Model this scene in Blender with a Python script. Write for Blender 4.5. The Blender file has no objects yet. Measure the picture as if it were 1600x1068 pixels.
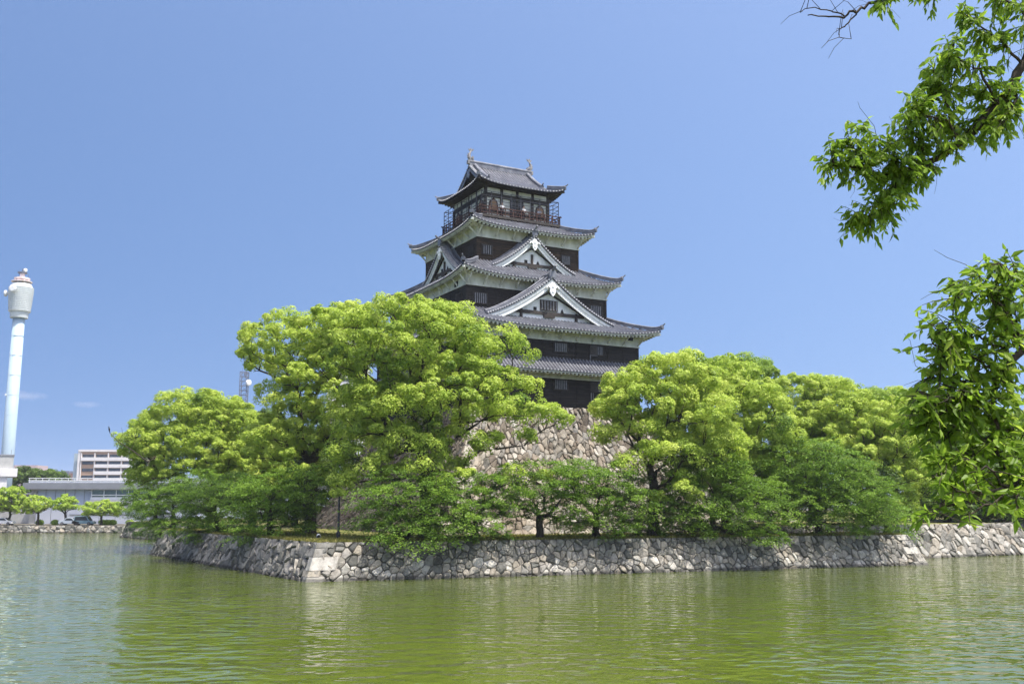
import bpy, math, random
import numpy as np
from mathutils import Vector
R = math.radians
# ------------------------------------------------------------------ camera, sky, sun, exposure
scn = bpy.context.scene
COL = scn.collection
CAM_Z = 5.0
PITCH = math.atan((790.7 - 534.0) / 1556.0)
cam_d = bpy.data.cameras.new("camera")
cam_d.sensor_width = 36.0
cam_d.lens = 36.0 * 1556.0 / 1600.0
cam_d.clip_start = 0.1
cam_d.clip_end = 20000
cam = bpy.data.objects.new("camera", cam_d)
COL.objects.link(cam)
cam.location = (0, 0, CAM_Z)
cam.rotation_euler = (math.pi / 2 + PITCH, 0, 0)
scn.camera = cam

SUN_EL = R(65.0)
SUN_AZ = (0.90, -0.44)                      # horizontal direction towards the sun
sd = Vector((SUN_AZ[0], SUN_AZ[1], 0)).normalized() * math.cos(SUN_EL) + Vector((0, 0, math.sin(SUN_EL)))
world = bpy.data.worlds.new("World")
scn.world = world
world.use_nodes = True
wn = world.node_tree
bg = wn.nodes["Background"]
sky = wn.nodes.new("ShaderNodeTexSky")
sky.sky_type = 'NISHITA'
sky.sun_disc = False
sky.sun_elevation = SUN_EL
sky.sun_rotation = math.atan2(SUN_AZ[0], SUN_AZ[1])
sky.air_density = 1.0
sky.dust_density = 4.0
sky.ozone_density = 5.0
tcw = wn.nodes.new("ShaderNodeTexCoord")       # clear day: keep the blue down to the horizon
adw = wn.nodes.new("ShaderNodeVectorMath"); adw.operation = 'ADD'; adw.inputs[1].default_value = (.40, 0, .27)
nmw = wn.nodes.new("ShaderNodeVectorMath"); nmw.operation = 'NORMALIZE'
wn.links.new(tcw.outputs['Generated'], adw.inputs[0]); wn.links.new(adw.outputs[0], nmw.inputs[0]); wn.links.new(nmw.outputs[0], sky.inputs['Vector'])
hs = wn.nodes.new("ShaderNodeHueSaturation"); hs.inputs["Saturation"].default_value = 1.14; hs.inputs["Value"].default_value = 1.08
wn.links.new(sky.outputs[0], hs.inputs["Color"]); wn.links.new(hs.outputs[0], bg.inputs[0])
bg.inputs[1].default_value = 0.15
sun_d = bpy.data.lights.new("sun", 'SUN')
sun_d.energy = 4.8
sun_d.angle = R(0.53)
sun_d.color = (1.0, 0.95, 0.86)
sun = bpy.data.objects.new("sun", sun_d)
COL.objects.link(sun)
sun.rotation_euler = sd.to_track_quat('Z', 'Y').to_euler()
scn.view_settings.view_transform = 'Standard'
scn.view_settings.look = 'None'
scn.view_settings.gamma = 1.0
scn.view_settings.exposure = 0.45
scn.cycles.max_bounces = 6
scn.cycles.transparent_max_bounces = 8
scn.cycles.use_denoising = True
scn.cycles.denoising_prefilter = 'FAST'

rng = np.random.default_rng(7)

# ------------------------------------------------------------------ photo pixel -> world helpers (used to place things at measured spots)
F = 1556.0
def ray(X, Y):
    c = ((X - 800) / F, 1.0, (534 - Y) / F)
    return np.array([c[0], math.cos(PITCH) - c[2] * math.sin(PITCH), math.sin(PITCH) + c[2] * math.cos(PITCH)])
def at_depth(X, Y, d):
    r = ray(X, Y)
    return np.array([0, 0, CAM_Z]) + r * (d / r[1])
def at_z(X, Y, z):
    r = ray(X, Y)
    return np.array([0, 0, CAM_Z]) + r * ((z - CAM_Z) / r[2])

# ------------------------------------------------------------------ object helpers
def tag(o, label=None, cat=None, group=None, kind=None):
    if label: o["label"] = label
    if cat: o["category"] = cat
    if group: o["group"] = group
    if kind: o["kind"] = kind
    return o
def empty(name, loc=(0, 0, 0), rz=0.0, parent=None):
    o = bpy.data.objects.new(name, None)
    o.empty_display_size = 0.5
    o.location = loc
    o.rotation_euler = (0, 0, rz)
    COL.objects.link(o)
    if parent: o.parent = parent
    return o
def link_mesh(name, me, parent=None, loc=None, rz=None):
    o = bpy.data.objects.new(name, me)
    COL.objects.link(o)
    if parent: o.parent = parent
    if loc is not None: o.location = loc
    if rz is not None: o.rotation_euler = (0, 0, rz)
    return o
def copy_tree(o, parent=None):
    c = o.copy(); COL.objects.link(c); c.parent = parent
    for ch in list(o.children): copy_tree(ch, c)
    return c

class MB:
    """collects simple shapes; build() links them as ONE mesh object"""
    def __init__(s): s.v = []; s.f = []; s.m = []; s.n = 0
    def add(s, verts, faces, mi=0):
        b = s.n
        s.v.extend([tuple(map(float, p)) for p in verts]); s.n += len(verts)
        for f in faces: s.f.append(tuple(i + b for i in f)); s.m.append(mi)
    def box(s, c, d, ax=None, mi=0):
        X, Y, Z = ax if ax is not None else ((1, 0, 0), (0, 1, 0), (0, 0, 1))
        c = np.array(c, float); X = np.array(X, float) * d[0] / 2; Y = np.array(Y, float) * d[1] / 2; Z = np.array(Z, float) * d[2] / 2
        v = [c + i * X + j * Y + k * Z for k in (-1, 1) for j in (-1, 1) for i in (-1, 1)]
        s.add(v, [(0, 2, 3, 1), (4, 5, 7, 6), (0, 1, 5, 4), (2, 6, 7, 3), (0, 4, 6, 2), (1, 3, 7, 5)], mi)
    def bar(s, a, b, w, h=None, up=(0, 0, 1), mi=0):
        a = np.array(a, float); b = np.array(b, float); d = b - a; L = np.linalg.norm(d)
        if L < 1e-6: return
        d /= L; up = np.array(up, float); x = np.cross(up, d)
        if np.linalg.norm(x) < 1e-4: x = np.cross((1, 0, 0), d)
        x /= np.linalg.norm(x); z = np.cross(d, x)
        s.box((a + b) / 2, (w, L, h or w), (x, d, z), mi)
    def tube(s, pts, rad, n=6, cap=True, mi=0):
        pts = np.array(pts, float); k = len(pts)
        rad = np.full(k, rad, float) if np.isscalar(rad) else np.array(rad, float)
        t = np.gradient(pts, axis=0); t /= np.maximum(np.linalg.norm(t, axis=1, keepdims=True), 1e-9)
        ref = np.array([0.13, 0.31, 0.94]) if abs(t[0][2]) < .9 else np.array([1.0, .1, 0])
        x = np.cross(ref, t[0]); x /= np.linalg.norm(x)
        vs = []
        for i in range(k):
            x = x - t[i] * (x @ t[i]); x /= max(np.linalg.norm(x), 1e-9); y = np.cross(t[i], x)
            for j in range(n):
                a = 2 * math.pi * j / n
                vs.append(pts[i] + rad[i] * (math.cos(a) * x + math.sin(a) * y))
        fs = [(i * n + j, i * n + (j + 1) % n, (i + 1) * n + (j + 1) % n, (i + 1) * n + j) for i in range(k - 1) for j in range(n)]
        if cap: fs += [tuple(reversed(range(n))), tuple(range((k - 1) * n, k * n))]
        s.add(vs, fs, mi)
    def lathe(s, prof, c=(0, 0, 0), n=24, mi=0):
        vs = [(c[0] + r * math.cos(2 * math.pi * j / n), c[1] + r * math.sin(2 * math.pi * j / n), c[2] + z) for r, z in prof for j in range(n)]
        fs = [(i * n + j, i * n + (j + 1) % n, (i + 1) * n + (j + 1) % n, (i + 1) * n + j) for i in range(len(prof) - 1) for j in range(n)]
        fs += [tuple(reversed(range(n))), tuple(range((len(prof) - 1) * n, len(prof) * n))]
        s.add(vs, fs, mi)
    def grid(s, P, mi=0, flip=False):
        P = np.array(P, float); a, b = P.shape[:2]
        fs = [(i * b + j, i * b + j + 1, (i + 1) * b + j + 1, (i + 1) * b + j) for i in range(a - 1) for j in range(b - 1)]
        if flip: fs = [f[::-1] for f in fs]
        s.add(P.reshape(-1, 3), fs, mi)
    def prism(s, poly, O, X, Y, t, mi=0):
        """2-D polygon in the plane O,X,Y extruded by t along X x Y (both ways half)"""
        O = np.array(O, float); X = np.array(X, float); Y = np.array(Y, float); N = np.cross(X, Y)
        n = len(poly)
        a = [O + p[0] * X + p[1] * Y - N * t / 2 for p in poly]; b = [q + N * t for q in a]
        s.add(a + b, [tuple(reversed(range(n))), tuple(range(n, 2 * n))] + [(i, (i + 1) % n, n + (i + 1) % n, n + i) for i in range(n)], mi)
    def build(s, name, mats, parent=None, smooth=False, loc=None, rz=None):
        me = bpy.data.meshes.new(name)
        me.from_pydata(s.v, [], s.f)
        mats = mats if isinstance(mats, (list, tuple)) else [mats]
        for m in mats: me.materials.append(m)
        if len(mats) > 1: me.polygons.foreach_set("material_index", np.array(s.m, np.int32))
        if smooth: me.polygons.foreach_set("use_smooth", np.ones(len(s.f), bool))
        me.update()
        return link_mesh(name, me, parent, loc, rz)

def quads_mesh(name, V, mat, attr=None):
    """V: (N,4,3) array of quads; attr: (N,) per-face random value"""
    N = len(V)
    me = bpy.data.meshes.new(name)
    me.vertices.add(N * 4); me.vertices.foreach_set("co", np.ascontiguousarray(V, np.float32).ravel())
    me.loops.add(N * 4); me.loops.foreach_set("vertex_index", np.arange(N * 4, dtype=np.int32))
    me.polygons.add(N); me.polygons.foreach_set("loop_start", np.arange(0, N * 4, 4, dtype=np.int32))
    me.update(calc_edges=True)
    me.materials.append(mat)
    if attr is not None:
        a = me.attributes.new("rnd", 'FLOAT', 'FACE')
        a.data.foreach_set("value", np.ascontiguousarray(attr, np.float32))
    return me

# ------------------------------------------------------------------ materials
def new_mat(name):
    m = bpy.data.materials.new(name); m.use_nodes = True
    nt = m.node_tree
    return m, nt, nt.nodes["Principled BSDF"]
def N(nt, typ, **kw):
    n = nt.nodes.new(typ)
    for k, v in kw.items():
        if hasattr(n, k): setattr(n, k, v)
    return n
def ramp(nt, fac, stops):
    r = N(nt, "ShaderNodeValToRGB")
    e = r.color_ramp.elements
    e[0].position, e[0].color = stops[0][0], (*stops[0][1], 1)
    e[1].position, e[1].color = stops[-1][0], (*stops[-1][1], 1)
    for p, c in stops[1:-1]:
        x = e.new(p); x.color = (*c, 1)
    nt.links.new(fac, r.inputs[0])
    return r.outputs[0]
def coords(nt, scale=(1, 1, 1), src="Object"):
    tc = N(nt, "ShaderNodeTexCoord"); mp = N(nt, "ShaderNodeMapping")
    mp.inputs["Scale"].default_value = scale
    nt.links.new(tc.outputs[src], mp.inputs[0])
    return mp.outputs[0]
def noise(nt, vec, scale, detail=4, rough=.55):
    n = N(nt, "ShaderNodeTexNoise"); n.inputs["Scale"].default_value = scale
    n.inputs["Detail"].default_value = detail; n.inputs["Roughness"].default_value = rough
    nt.links.new(vec, n.inputs["Vector"])
    return n.outputs[0]
def bump(nt, h, dist, strength, bsdf):
    b = N(nt, "ShaderNodeBump"); b.inputs["Distance"].default_value = dist; b.inputs["Strength"].default_value = strength
    nt.links.new(h, b.inputs["Height"]); nt.links.new(b.outputs[0], bsdf.inputs["Normal"])
def simple(name, stops, scale=(1, 1, 1), nscale=2.0, rough=.7, bdist=.01, bstr=.4, metal=0, spec=.4, detail=5):
    m, nt, b = new_mat(name)
    v = coords(nt, scale)
    f = noise(nt, v, nscale, detail)
    nt.links.new(ramp(nt, f, stops), b.inputs["Base Color"])
    b.inputs["Roughness"].default_value = rough; b.inputs["Metallic"].default_value = metal
    b.inputs["Specular IOR Level"].default_value = spec
    if bstr: bump(nt, f, bdist, bstr, b)
    return m
def leaf_mat(name, cols, trans=.45, rough=.5):
    m, nt, b = new_mat(name)
    at = N(nt, "ShaderNodeAttribute"); at.attribute_name = "rnd"
    c = ramp(nt, at.outputs["Fac"], cols)
    nt.links.new(c, b.inputs["Base Color"])
    b.inputs["Roughness"].default_value = rough; b.inputs["Specular IOR Level"].default_value = .35
    tr = N(nt, "ShaderNodeBsdfTranslucent"); nt.links.new(c, tr.inputs[0])
    mx = N(nt, "ShaderNodeMixShader"); mx.inputs[0].default_value = trans
    nt.links.new(b.outputs[0], mx.inputs[1]); nt.links.new(tr.outputs[0], mx.inputs[2])
    nt.links.new(mx.outputs[0], nt.nodes["Material Output"].inputs[0])
    return m
def stone_mat(name, cols, nscale=2.2):
    """per-stone colour from the face attribute plus mottling"""
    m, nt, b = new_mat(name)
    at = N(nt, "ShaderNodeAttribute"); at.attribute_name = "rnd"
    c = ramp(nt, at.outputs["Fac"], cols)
    v = coords(nt)
    f = noise(nt, v, nscale, 8, .65); g = noise(nt, v, nscale * 6, 4, .6)
    mul = N(nt, "ShaderNodeMix", data_type='RGBA', blend_type='MULTIPLY'); mul.inputs[0].default_value = 1
    nt.links.new(c, mul.inputs[6]); nt.links.new(ramp(nt, f, [(.3, (.55, .53, .5)), (.55, (1, 1, 1)), (.75, (1.25, 1.22, 1.15))]), mul.inputs[7])
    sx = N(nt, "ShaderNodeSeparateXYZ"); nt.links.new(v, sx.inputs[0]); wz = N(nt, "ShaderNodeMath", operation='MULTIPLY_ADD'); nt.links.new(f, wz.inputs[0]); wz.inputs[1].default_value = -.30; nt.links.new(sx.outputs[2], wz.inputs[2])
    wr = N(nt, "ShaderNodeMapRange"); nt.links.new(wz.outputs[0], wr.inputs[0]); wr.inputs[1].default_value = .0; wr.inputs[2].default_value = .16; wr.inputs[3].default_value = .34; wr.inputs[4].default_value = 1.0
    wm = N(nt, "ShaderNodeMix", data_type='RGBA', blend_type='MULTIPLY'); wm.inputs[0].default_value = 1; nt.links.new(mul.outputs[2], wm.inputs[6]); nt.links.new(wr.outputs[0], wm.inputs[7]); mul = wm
    ms = N(nt, "ShaderNodeMix", data_type='RGBA'); h = noise(nt, v, .45, 6, .7)
    fr = N(nt, "ShaderNodeMapRange"); nt.links.new(h, fr.inputs[0]); fr.inputs[1].default_value = .54; fr.inputs[2].default_value = .74; fr.inputs[4].default_value = .7
    nt.links.new(fr.outputs[0], ms.inputs[0]); nt.links.new(mul.outputs[2], ms.inputs[6]); ms.inputs[7].default_value = (.055, .06, .038, 1)
    nt.links.new(ms.outputs[2], b.inputs["Base Color"])
    b.inputs["Roughness"].default_value = .85; b.inputs["Specular IOR Level"].default_value = .25
    ad = N(nt, "ShaderNodeMath", operation='ADD'); nt.links.new(f, ad.inputs[0]); nt.links.new(g, ad.inputs[1])
    bump(nt, ad.outputs[0], .06, .7, b)
    return m
M = {}
M['stone_warm'] = stone_mat('warm_stone', [(0, (.09, .078, .065)), (.2, (.20, .165, .13)), (.4, (.31, .265, .21)), (.6, (.235, .225, .205)), (.8, (.38, .335, .27)), (1, (.48, .45, .40))])
M['stone_grey'] = stone_mat('grey_stone', [(0, (.085, .085, .075)), (.3, (.19, .185, .165)), (.5, (.28, .265, .235)), (.7, (.34, .30, .24)), (.85, (.41, .39, .35)), (1, (.52, .49, .43))])
M['joint'] = simple('stone_joint', [(.3, (.035, .033, .028)), (.7, (.09, .08, .06))], nscale=3)
M['plaster'] = simple('white_plaster', [(.25, (.52, .53, .50)), (.45, (.70, .71, .68)), (.75, (.80, .80, .78))], scale=(1.5, 1.5, .5), nscale=1.2, rough=.85, bstr=.15)
M['plaster_old'] = simple('weathered_plaster', [(.25, (.26, .265, .215)), (.42, (.52, .52, .45)), (.6, (.64, .64, .57)), (.8, (.71, .71, .65))], scale=(1.3, 1.3, .45), nscale=1.1, rough=.85, bstr=.15)
M['ornament'] = simple('white_ornament', [(.3, (.78, .78, .76)), (.7, (.84, .84, .83))], rough=.7, bstr=.1)
def tile_mat():
    m, nt, b = new_mat('roof_tile')
    v = coords(nt)
    f = noise(nt, v, 1.3, 6, .6); g = noise(nt, v, 14, 3)
    mul = N(nt, "ShaderNodeMix", data_type='RGBA', blend_type='MULTIPLY'); mul.inputs[0].default_value = 1
    nt.links.new(ramp(nt, f, [(.3, (.085, .088, .105)), (.5, (.145, .15, .172)), (.7, (.235, .24, .26))]), mul.inputs[6])
    nt.links.new(ramp(nt, g, [(.3, (.72, .72, .72)), (.7, (1.2, 1.2, 1.2))]), mul.inputs[7])
    nt.links.new(mul.outputs[2], b.inputs["Base Color"])
    b.inputs["Roughness"].default_value = .42; b.inputs["Specular IOR Level"].default_value = .6
    bump(nt, g, .02, .4, b)
    return m
M['tile'] = tile_mat()
M['tile_pan'] = simple('roof_pan_tile', [(.3, (.035, .036, .046)), (.7, (.085, .085, .105))], nscale=3, rough=.55)
M['tile_end'] = simple('tile_end', [(.3, (.28, .28, .30)), (.7, (.48, .48, .49))], nscale=5, rough=.6)
M['tile_fish'] = simple('grey_ornament_tile', [(.3, (.13, .125, .125)), (.7, (.30, .29, .29))], nscale=4, rough=.6)
def wood_mat(name, c0, c1, c2, plank=.24):
    m, nt, b = new_mat(name)
    v = coords(nt, (.35, .35, 9.0))
    f = noise(nt, v, 1.4, 6, .65)
    nt.links.new(ramp(nt, f, [(.3, c0), (.55, c1), (.78, c2)]), b.inputs["Base Color"])
    b.inputs["Roughness"].default_value = .75; b.inputs["Specular IOR Level"].default_value = .25
    bump(nt, f, .02, .5, b)
    return m
M['wood_black'] = wood_mat('black_clapboard', (.012, .010, .009), (.026, .022, .019), (.075, .060, .046))
M['wood_brown'] = wood_mat('brown_clapboard', (.016, .012, .009), (.040, .028, .019), (.17, .10, .05))
M['wood_dark'] = simple('dark_timber', [(.3, (.018, .015, .013)), (.7, (.060, .048, .038))], scale=(1, 1, 3), nscale=3)
M['rail'] = simple('red_brown_rail', [(.3, (.030, .013, .010)), (.7, (.075, .03, .022))], nscale=5)
M['void'] = simple('dark_interior', [(.3, (.008, .008, .009)), (.7, (.016, .016, .018))], nscale=2, rough=.9, bstr=0)
M['bars'] = simple('window_bars', [(.3, (.12, .12, .13)), (.7, (.24, .24, .25))], nscale=4)
M['steel'] = simple('dark_steel', [(.3, (.025, .027, .035)), (.7, (.06, .062, .075))], nscale=3, rough=.5)
M['steel_blue'] = simple('blue_grey_steel', [(.3, (.12, .14, .19)), (.7, (.20, .22, .28))], nscale=3, rough=.5)
M['bark'] = simple('dark_bark', [(.3, (.018, .014, .010)), (.7, (.075, .058, .042))], scale=(1, 1, .35), nscale=5, rough=.9, bdist=.05, bstr=.8)
CAM_COL = [(0, (.13, .23, .026)), (.3, (.28, .40, .045)), (.65, (.44, .56, .075)), (1, (.58, .66, .14))]
M['camphor'] = leaf_mat('camphor_leaf', CAM_COL, .48)
M['camphor_far'] = leaf_mat('bank_camphor_leaf', [(0, (.20, .33, .03)), (.5, (.34, .48, .055)), (1, (.48, .58, .10))], .42)
M['cherry'] = leaf_mat('cherry_leaf', [(0, (.08, .155, .018)), (.4, (.155, .275, .032)), (.8, (.25, .395, .047)), (1, (.34, .48, .065))], .47)
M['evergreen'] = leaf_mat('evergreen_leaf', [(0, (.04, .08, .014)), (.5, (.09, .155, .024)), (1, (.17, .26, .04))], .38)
M['mid'] = leaf_mat('mid_green_leaf', [(0, (.10, .20, .022)), (.5, (.21, .34, .04)), (1, (.34, .46, .06))], .45)
M['zelkova'] = leaf_mat('overhang_leaf', [(0, (.11, .185, .02)), (.5, (.22, .36, .034)), (.85, (.33, .47, .05)), (1, (.44, .55, .08))], .62, .45)
M['grass'] = leaf_mat('grass_blade', [(0, (.10, .12, .02)), (.5, (.20, .20, .04)), (1, (.33, .29, .09))], .3)
M['grass_ground'] = simple('grass_ground', [(.3, (.07, .085, .018)), (.5, (.15, .15, .035)), (.7, (.24, .20, .075))], nscale=.5, rough=.95, bdist=.05, detail=9)
M['ground'] = simple('earth_ground', [(.3, (.09, .08, .055)), (.7, (.18, .16, .12))], nscale=.6, rough=.95, bdist=.04)
M['asphalt'] = simple('asphalt', [(.3, (.045, .045, .045)), (.7, (.07, .07, .068))], nscale=2, rough=.9)
def water_mat():
    m, nt, b = new_mat('moat_water')
    v0 = coords(nt)
    f = noise(nt, v0, .05, 3)
    nt.links.new(ramp(nt, f, [(.3, (.068, .092, .012)), (.7, (.088, .112, .017))]), b.inputs["Base Color"])
    b.inputs["Roughness"].default_value = .05
    b.inputs["IOR"].default_value = 1.5
    va = coords(nt, (.30, .42, 1))
    vb = coords(nt, (.95, 1.3, 1)); vc = coords(nt, (2.4, 3.0, 1))
    w4 = noise(nt, vc, 1.0, 1, .5)
    w1 = noise(nt, va, 1.0, 1, .5); w2 = noise(nt, vb, 1.0, 1, .5); w3 = noise(nt, v0, .12, 2)
    mu = N(nt, "ShaderNodeMath", operation='MULTIPLY_ADD'); nt.links.new(w2, mu.inputs[0]); mu.inputs[1].default_value = .95
    m1 = N(nt, "ShaderNodeMath", operation='MULTIPLY'); m1.inputs[1].default_value = .30; nt.links.new(w1, m1.inputs[0]); nt.links.new(m1.outputs[0], mu.inputs[2])
    m4 = N(nt, "ShaderNodeMath", operation='MULTIPLY_ADD'); nt.links.new(w4, m4.inputs[0]); m4.inputs[1].default_value = .14; nt.links.new(mu.outputs[0], m4.inputs[2]); mu = m4
    # calmer and livelier patches
    sc = N(nt, "ShaderNodeMapRange"); nt.links.new(w3, sc.inputs[0]); sc.inputs[1].default_value = .35; sc.inputs[2].default_value = .65; sc.inputs[3].default_value = .55; sc.inputs[4].default_value = 1.1
    mm = N(nt, "ShaderNodeMath", operation='MULTIPLY'); nt.links.new(mu.outputs[0], mm.inputs[0]); nt.links.new(sc.outputs[0], mm.inputs[1])
    bump(nt, mm.outputs[0], .135, 1.0, b)
    return m
M['water'] = water_mat()
M['tower_blue'] = simple('pale_blue_paint', [(.3, (.37, .47, .54)), (.7, (.41, .51, .58))], nscale=.4, rough=.5, bstr=0)
M['tower_white'] = simple('tower_white_paint', [(.3, (.50, .54, .54)), (.7, (.58, .61, .60))], nscale=.5, rough=.5, bstr=0)
M['tower_pink'] = simple('faded_red_paint', [(.3, (.74, .62, .60)), (.7, (.80, .70, .68))], nscale=1, rough=.6, bstr=0)
M['concrete'] = simple('grey_concrete', [(.3, (.34, .34, .33)), (.7, (.44, .44, .42))], nscale=.5, rough=.85, bstr=.1)
M['concrete_light'] = simple('light_concrete', [(.3, (.58, .57, .56)), (.7, (.66, .65, .64))], nscale=.5, rough=.85, bstr=.1)
M['panel_blue'] = simple('pale_blue_panel', [(.3, (.46, .53, .66)), (.7, (.50, .57, .70))], nscale=.3, rough=.6, bstr=0)
M['panel_white'] = simple('white_panel', [(.3, (.76, .78, .84)), (.7, (.80, .82, .87))], nscale=.3, rough=.6, bstr=0)
M['roof_grey'] = simple('grey_fascia', [(.3, (.20, .21, .23)), (.7, (.25, .26, .28))], nscale=.5, rough=.6, bstr=0)
M['white_paint'] = simple('white_paint', [(.3, (.72, .72, .72)), (.7, (.8, .8, .8))], nscale=1, rough=.5, bstr=0)
M['tan'] = simple('tan_tile', [(.3, (.38, .26, .18)), (.7, (.44, .31, .22))], nscale=2, rough=.7, bstr=0)
M['apt_white'] = simple('apartment_white', [(.3, (.66, .64, .62)), (.7, (.74, .72, .70))], nscale=1, rough=.8, bstr=0)
M['apt_blue'] = simple('apartment_grey_blue', [(.3, (.34, .42, .46)), (.7, (.40, .48, .52))], nscale=1, rough=.8, bstr=0)
M['glass'] = simple('window_glass', [(.3, (.025, .03, .035)), (.7, (.06, .07, .08))], nscale=.5, rough=.08, bstr=0, spec=.8)
M['glass_green'] = simple('green_glass', [(.3, (.05, .09, .07)), (.7, (.10, .15, .12))], nscale=.4, rough=.1, bstr=0, spec=.8)
M['hill'] = simple('wooded_hill', [(.3, (.04, .065, .05)), (.7, (.08, .11, .08))], nscale=.02, rough=1, bdist=3, bstr=1)
M['bird'] = simple('black_feather', [(.3, (.008, .008, .009)), (.7, (.02, .02, .022))], nscale=10, rough=.6)
M['car_silver'] = simple('silver_blue_car_paint', [(.3, (.40, .45, .50)), (.7, (.44, .49, .54))], rough=.25, bstr=0, spec=.6)
M['car_teal'] = simple('grey_teal_car_paint', [(.3, (.16, .26, .30)), (.7, (.20, .30, .34))], rough=.25, bstr=0, spec=.6)
M['car_white'] = simple('white_car_paint', [(.3, (.68, .68, .68)), (.7, (.74, .74, .74))], rough=.25, bstr=0, spec=.6)
M['rubber'] = simple('black_rubber', [(.3, (.012, .012, .012)), (.7, (.025, .025, .025))], rough=.9)
M['skin'] = simple('skin', [(.3, (.42, .26, .18)), (.7, (.48, .30, .21))], rough=.6, bstr=0)
M['shirt_white'] = simple('white_shirt', [(.3, (.68, .68, .70)), (.7, (.76, .76, .78))], rough=.9, bstr=0)
M['shirt_blue'] = simple('grey_shirt', [(.3, (.20, .22, .28)), (.7, (.26, .28, .34))], rough=.9, bstr=0)
M['trousers'] = simple('dark_trousers', [(.3, (.02, .022, .03)), (.7, (.035, .037, .05))], rough=.9, bstr=0)
M['hair'] = simple('black_hair', [(.3, (.01, .009, .008)), (.7, (.02, .018, .016))], rough=.5, bstr=0)
M['lamp_glass'] = simple('frosted_glass', [(.3, (.5, .52, .5)), (.7, (.6, .62, .6))], rough=.3, bstr=0)

# ------------------------------------------------------------------ setting: water, ground, banks
ZI = 2.55                                    # island ground above the water
P0 = np.array([-13.71, 68.38]); P1 = np.array([35.91, 88.36]); P3 = np.array([-38.03, 106.97])
UM = (P1 - P0) / np.linalg.norm(P1 - P0); NM = np.array([-UM[1], UM[0]])       # front wall direction, inward
UL = (P3 - P0) / np.linalg.norm(P3 - P0); NL = np.array([UL[1], -UL[0]])       # left wall direction, inward
BAT = 1.1
def front_pt(px, d):
    """point on the island, on the sight line of photo column px, d metres behind the front wall's top edge"""
    k = (px - 800) / F * 1.013
    a = P0 + NM * (BAT + d); A = np.array([[UM[0], -k], [UM[1], -1.0]])
    t, y = np.linalg.solve(A, -a); return np.array([k * y, y, ZI])
def left_pt(px, d):
    k = (px - 800) / F * 1.013
    a = P0 + NL * (BAT + d); A = np.array([[UL[0], -k], [UL[1], -1.0]])
    t, y = np.linalg.solve(A, -a); return np.array([k * y, y, ZI])

def sheet(name, poly, z, mat, kind="structure"):
    b = MB(); b.add([(p[0], p[1], z) for p in poly], [tuple(range(len(poly)))])
    o = b.build(name, mat); tag(o, kind=kind); return o
sheet("water", [(-420, 3.2), (420, 3.2), (420, 330), (-420, 330)], 0.0, M['water'])
sheet("moat_bed", [(-430, -2), (430, -2), (430, 340), (-430, 340)], -1.6, M['ground'])

# right-hand bank (second wall) and left-hand recessed bank
W2D = np.array([.87, .493]); W2A = np.array([39.9, 99.13])
W2N = np.array([-W2D[1], W2D[0]])
K1 = np.array([33.2, 95.3])                   # where the island's end wall meets the right bank
ZR = 3.25
Q1 = W2A + W2D * 18.3                          # outer corner at the right of the picture
Q2 = Q1 + W2N * 9.0
Q3 = Q2 + np.array([.88, .47]) * 120
LA = np.array([-64.5, 167.0]); LB = np.array([-24.9, 112.6])
LC = LA + np.array([.92, .39]) * 260
ZF = 1.35
SH = 194.4                                     # far shore line (y)

def offset_in(poly, d):
    """inset a polygon (counter-clockwise) by d"""
    n = len(poly); out = []
    for i in range(n):
        a, b, c = poly[i - 1], poly[i], poly[(i + 1) % n]
        e1 = (b - a) / np.linalg.norm(b - a); e2 = (c - b) / np.linalg.norm(c - b)
        n1 = np.array([-e1[1], e1[0]]); n2 = np.array([-e2[1], e2[0]])
        m = n1 + n2; m = m / (m @ m) * 2 * 1.0
        out.append(b + m * d * (1.0))
    return out

# --- dry-stone walls: every stone is a real bevelled, tilted polygon
def voronoi_stones(L, Hh, size, rs, aspect=1.25, corner_rows=()):
    """irregular cells on the rectangle [0,L]x[0,Hh]; returns list of 2-D polygons"""
    nx = max(2, int(round(L / (size * aspect)))); ny = max(2, int(round(Hh / size)))
    pts = {}
    for j in range(-3, ny + 3):
        for i in range(-3, nx + 3):
            pts[(i, j)] = np.array([(i + .5 + (.5 if j % 2 else 0) + rs.uniform(-.62, .62)) * L / nx, (j + .5 + rs.uniform(-.55, .55)) * Hh / ny])
    cells = []
    wt = {k: rs.normal(0, .26) * size * size for k in pts}
    for j in range(-1, ny + 1):
        for i in range(-1, nx + 1):
            p = pts[(i, j)]
            poly = [np.array(q, float) for q in ((p[0] - 3 * size, p[1] - 3 * size), (p[0] + 3 * size, p[1] - 3 * size), (p[0] + 3 * size, p[1] + 3 * size), (p[0] - 3 * size, p[1] + 3 * size))]
            neigh = [(pts[(i + a, j + b)], wt[(i + a, j + b)]) for a in range(-3, 4) for b in range(-3, 4) if (a or b) and (i + a, j + b) in pts]
            planes = [((q - p), ((q @ q - p @ p) + wt[(i, j)] - w) / 2) for q, w in neigh]
            planes += [(np.array([-1., 0]), 0.), (np.array([1., 0]), L), (np.array([0, -1.]), 0.), (np.array([0, 1.]), Hh)]
            for nrm, c in planes:
                new = []
                for k in range(len(poly)):
                    a, b = poly[k], poly[(k + 1) % len(poly)]
                    da, db = nrm @ a - c, nrm @ b - c
                    if da <= 0: new.append(a)
                    if (da < 0 < db) or (db < 0 < da): new.append(a + (b - a) * da / (da - db))
                poly = new
                if len(poly) < 3: break
            if len(poly) >= 3:
                q = np.array(poly); area = .5 * abs(np.sum(q[:, 0] * np.roll(q[:, 1], -1) - q[:, 1] * np.roll(q[:, 0], -1)))
                if area > .02 * size * size: cells.append(q)
    return cells
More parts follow.
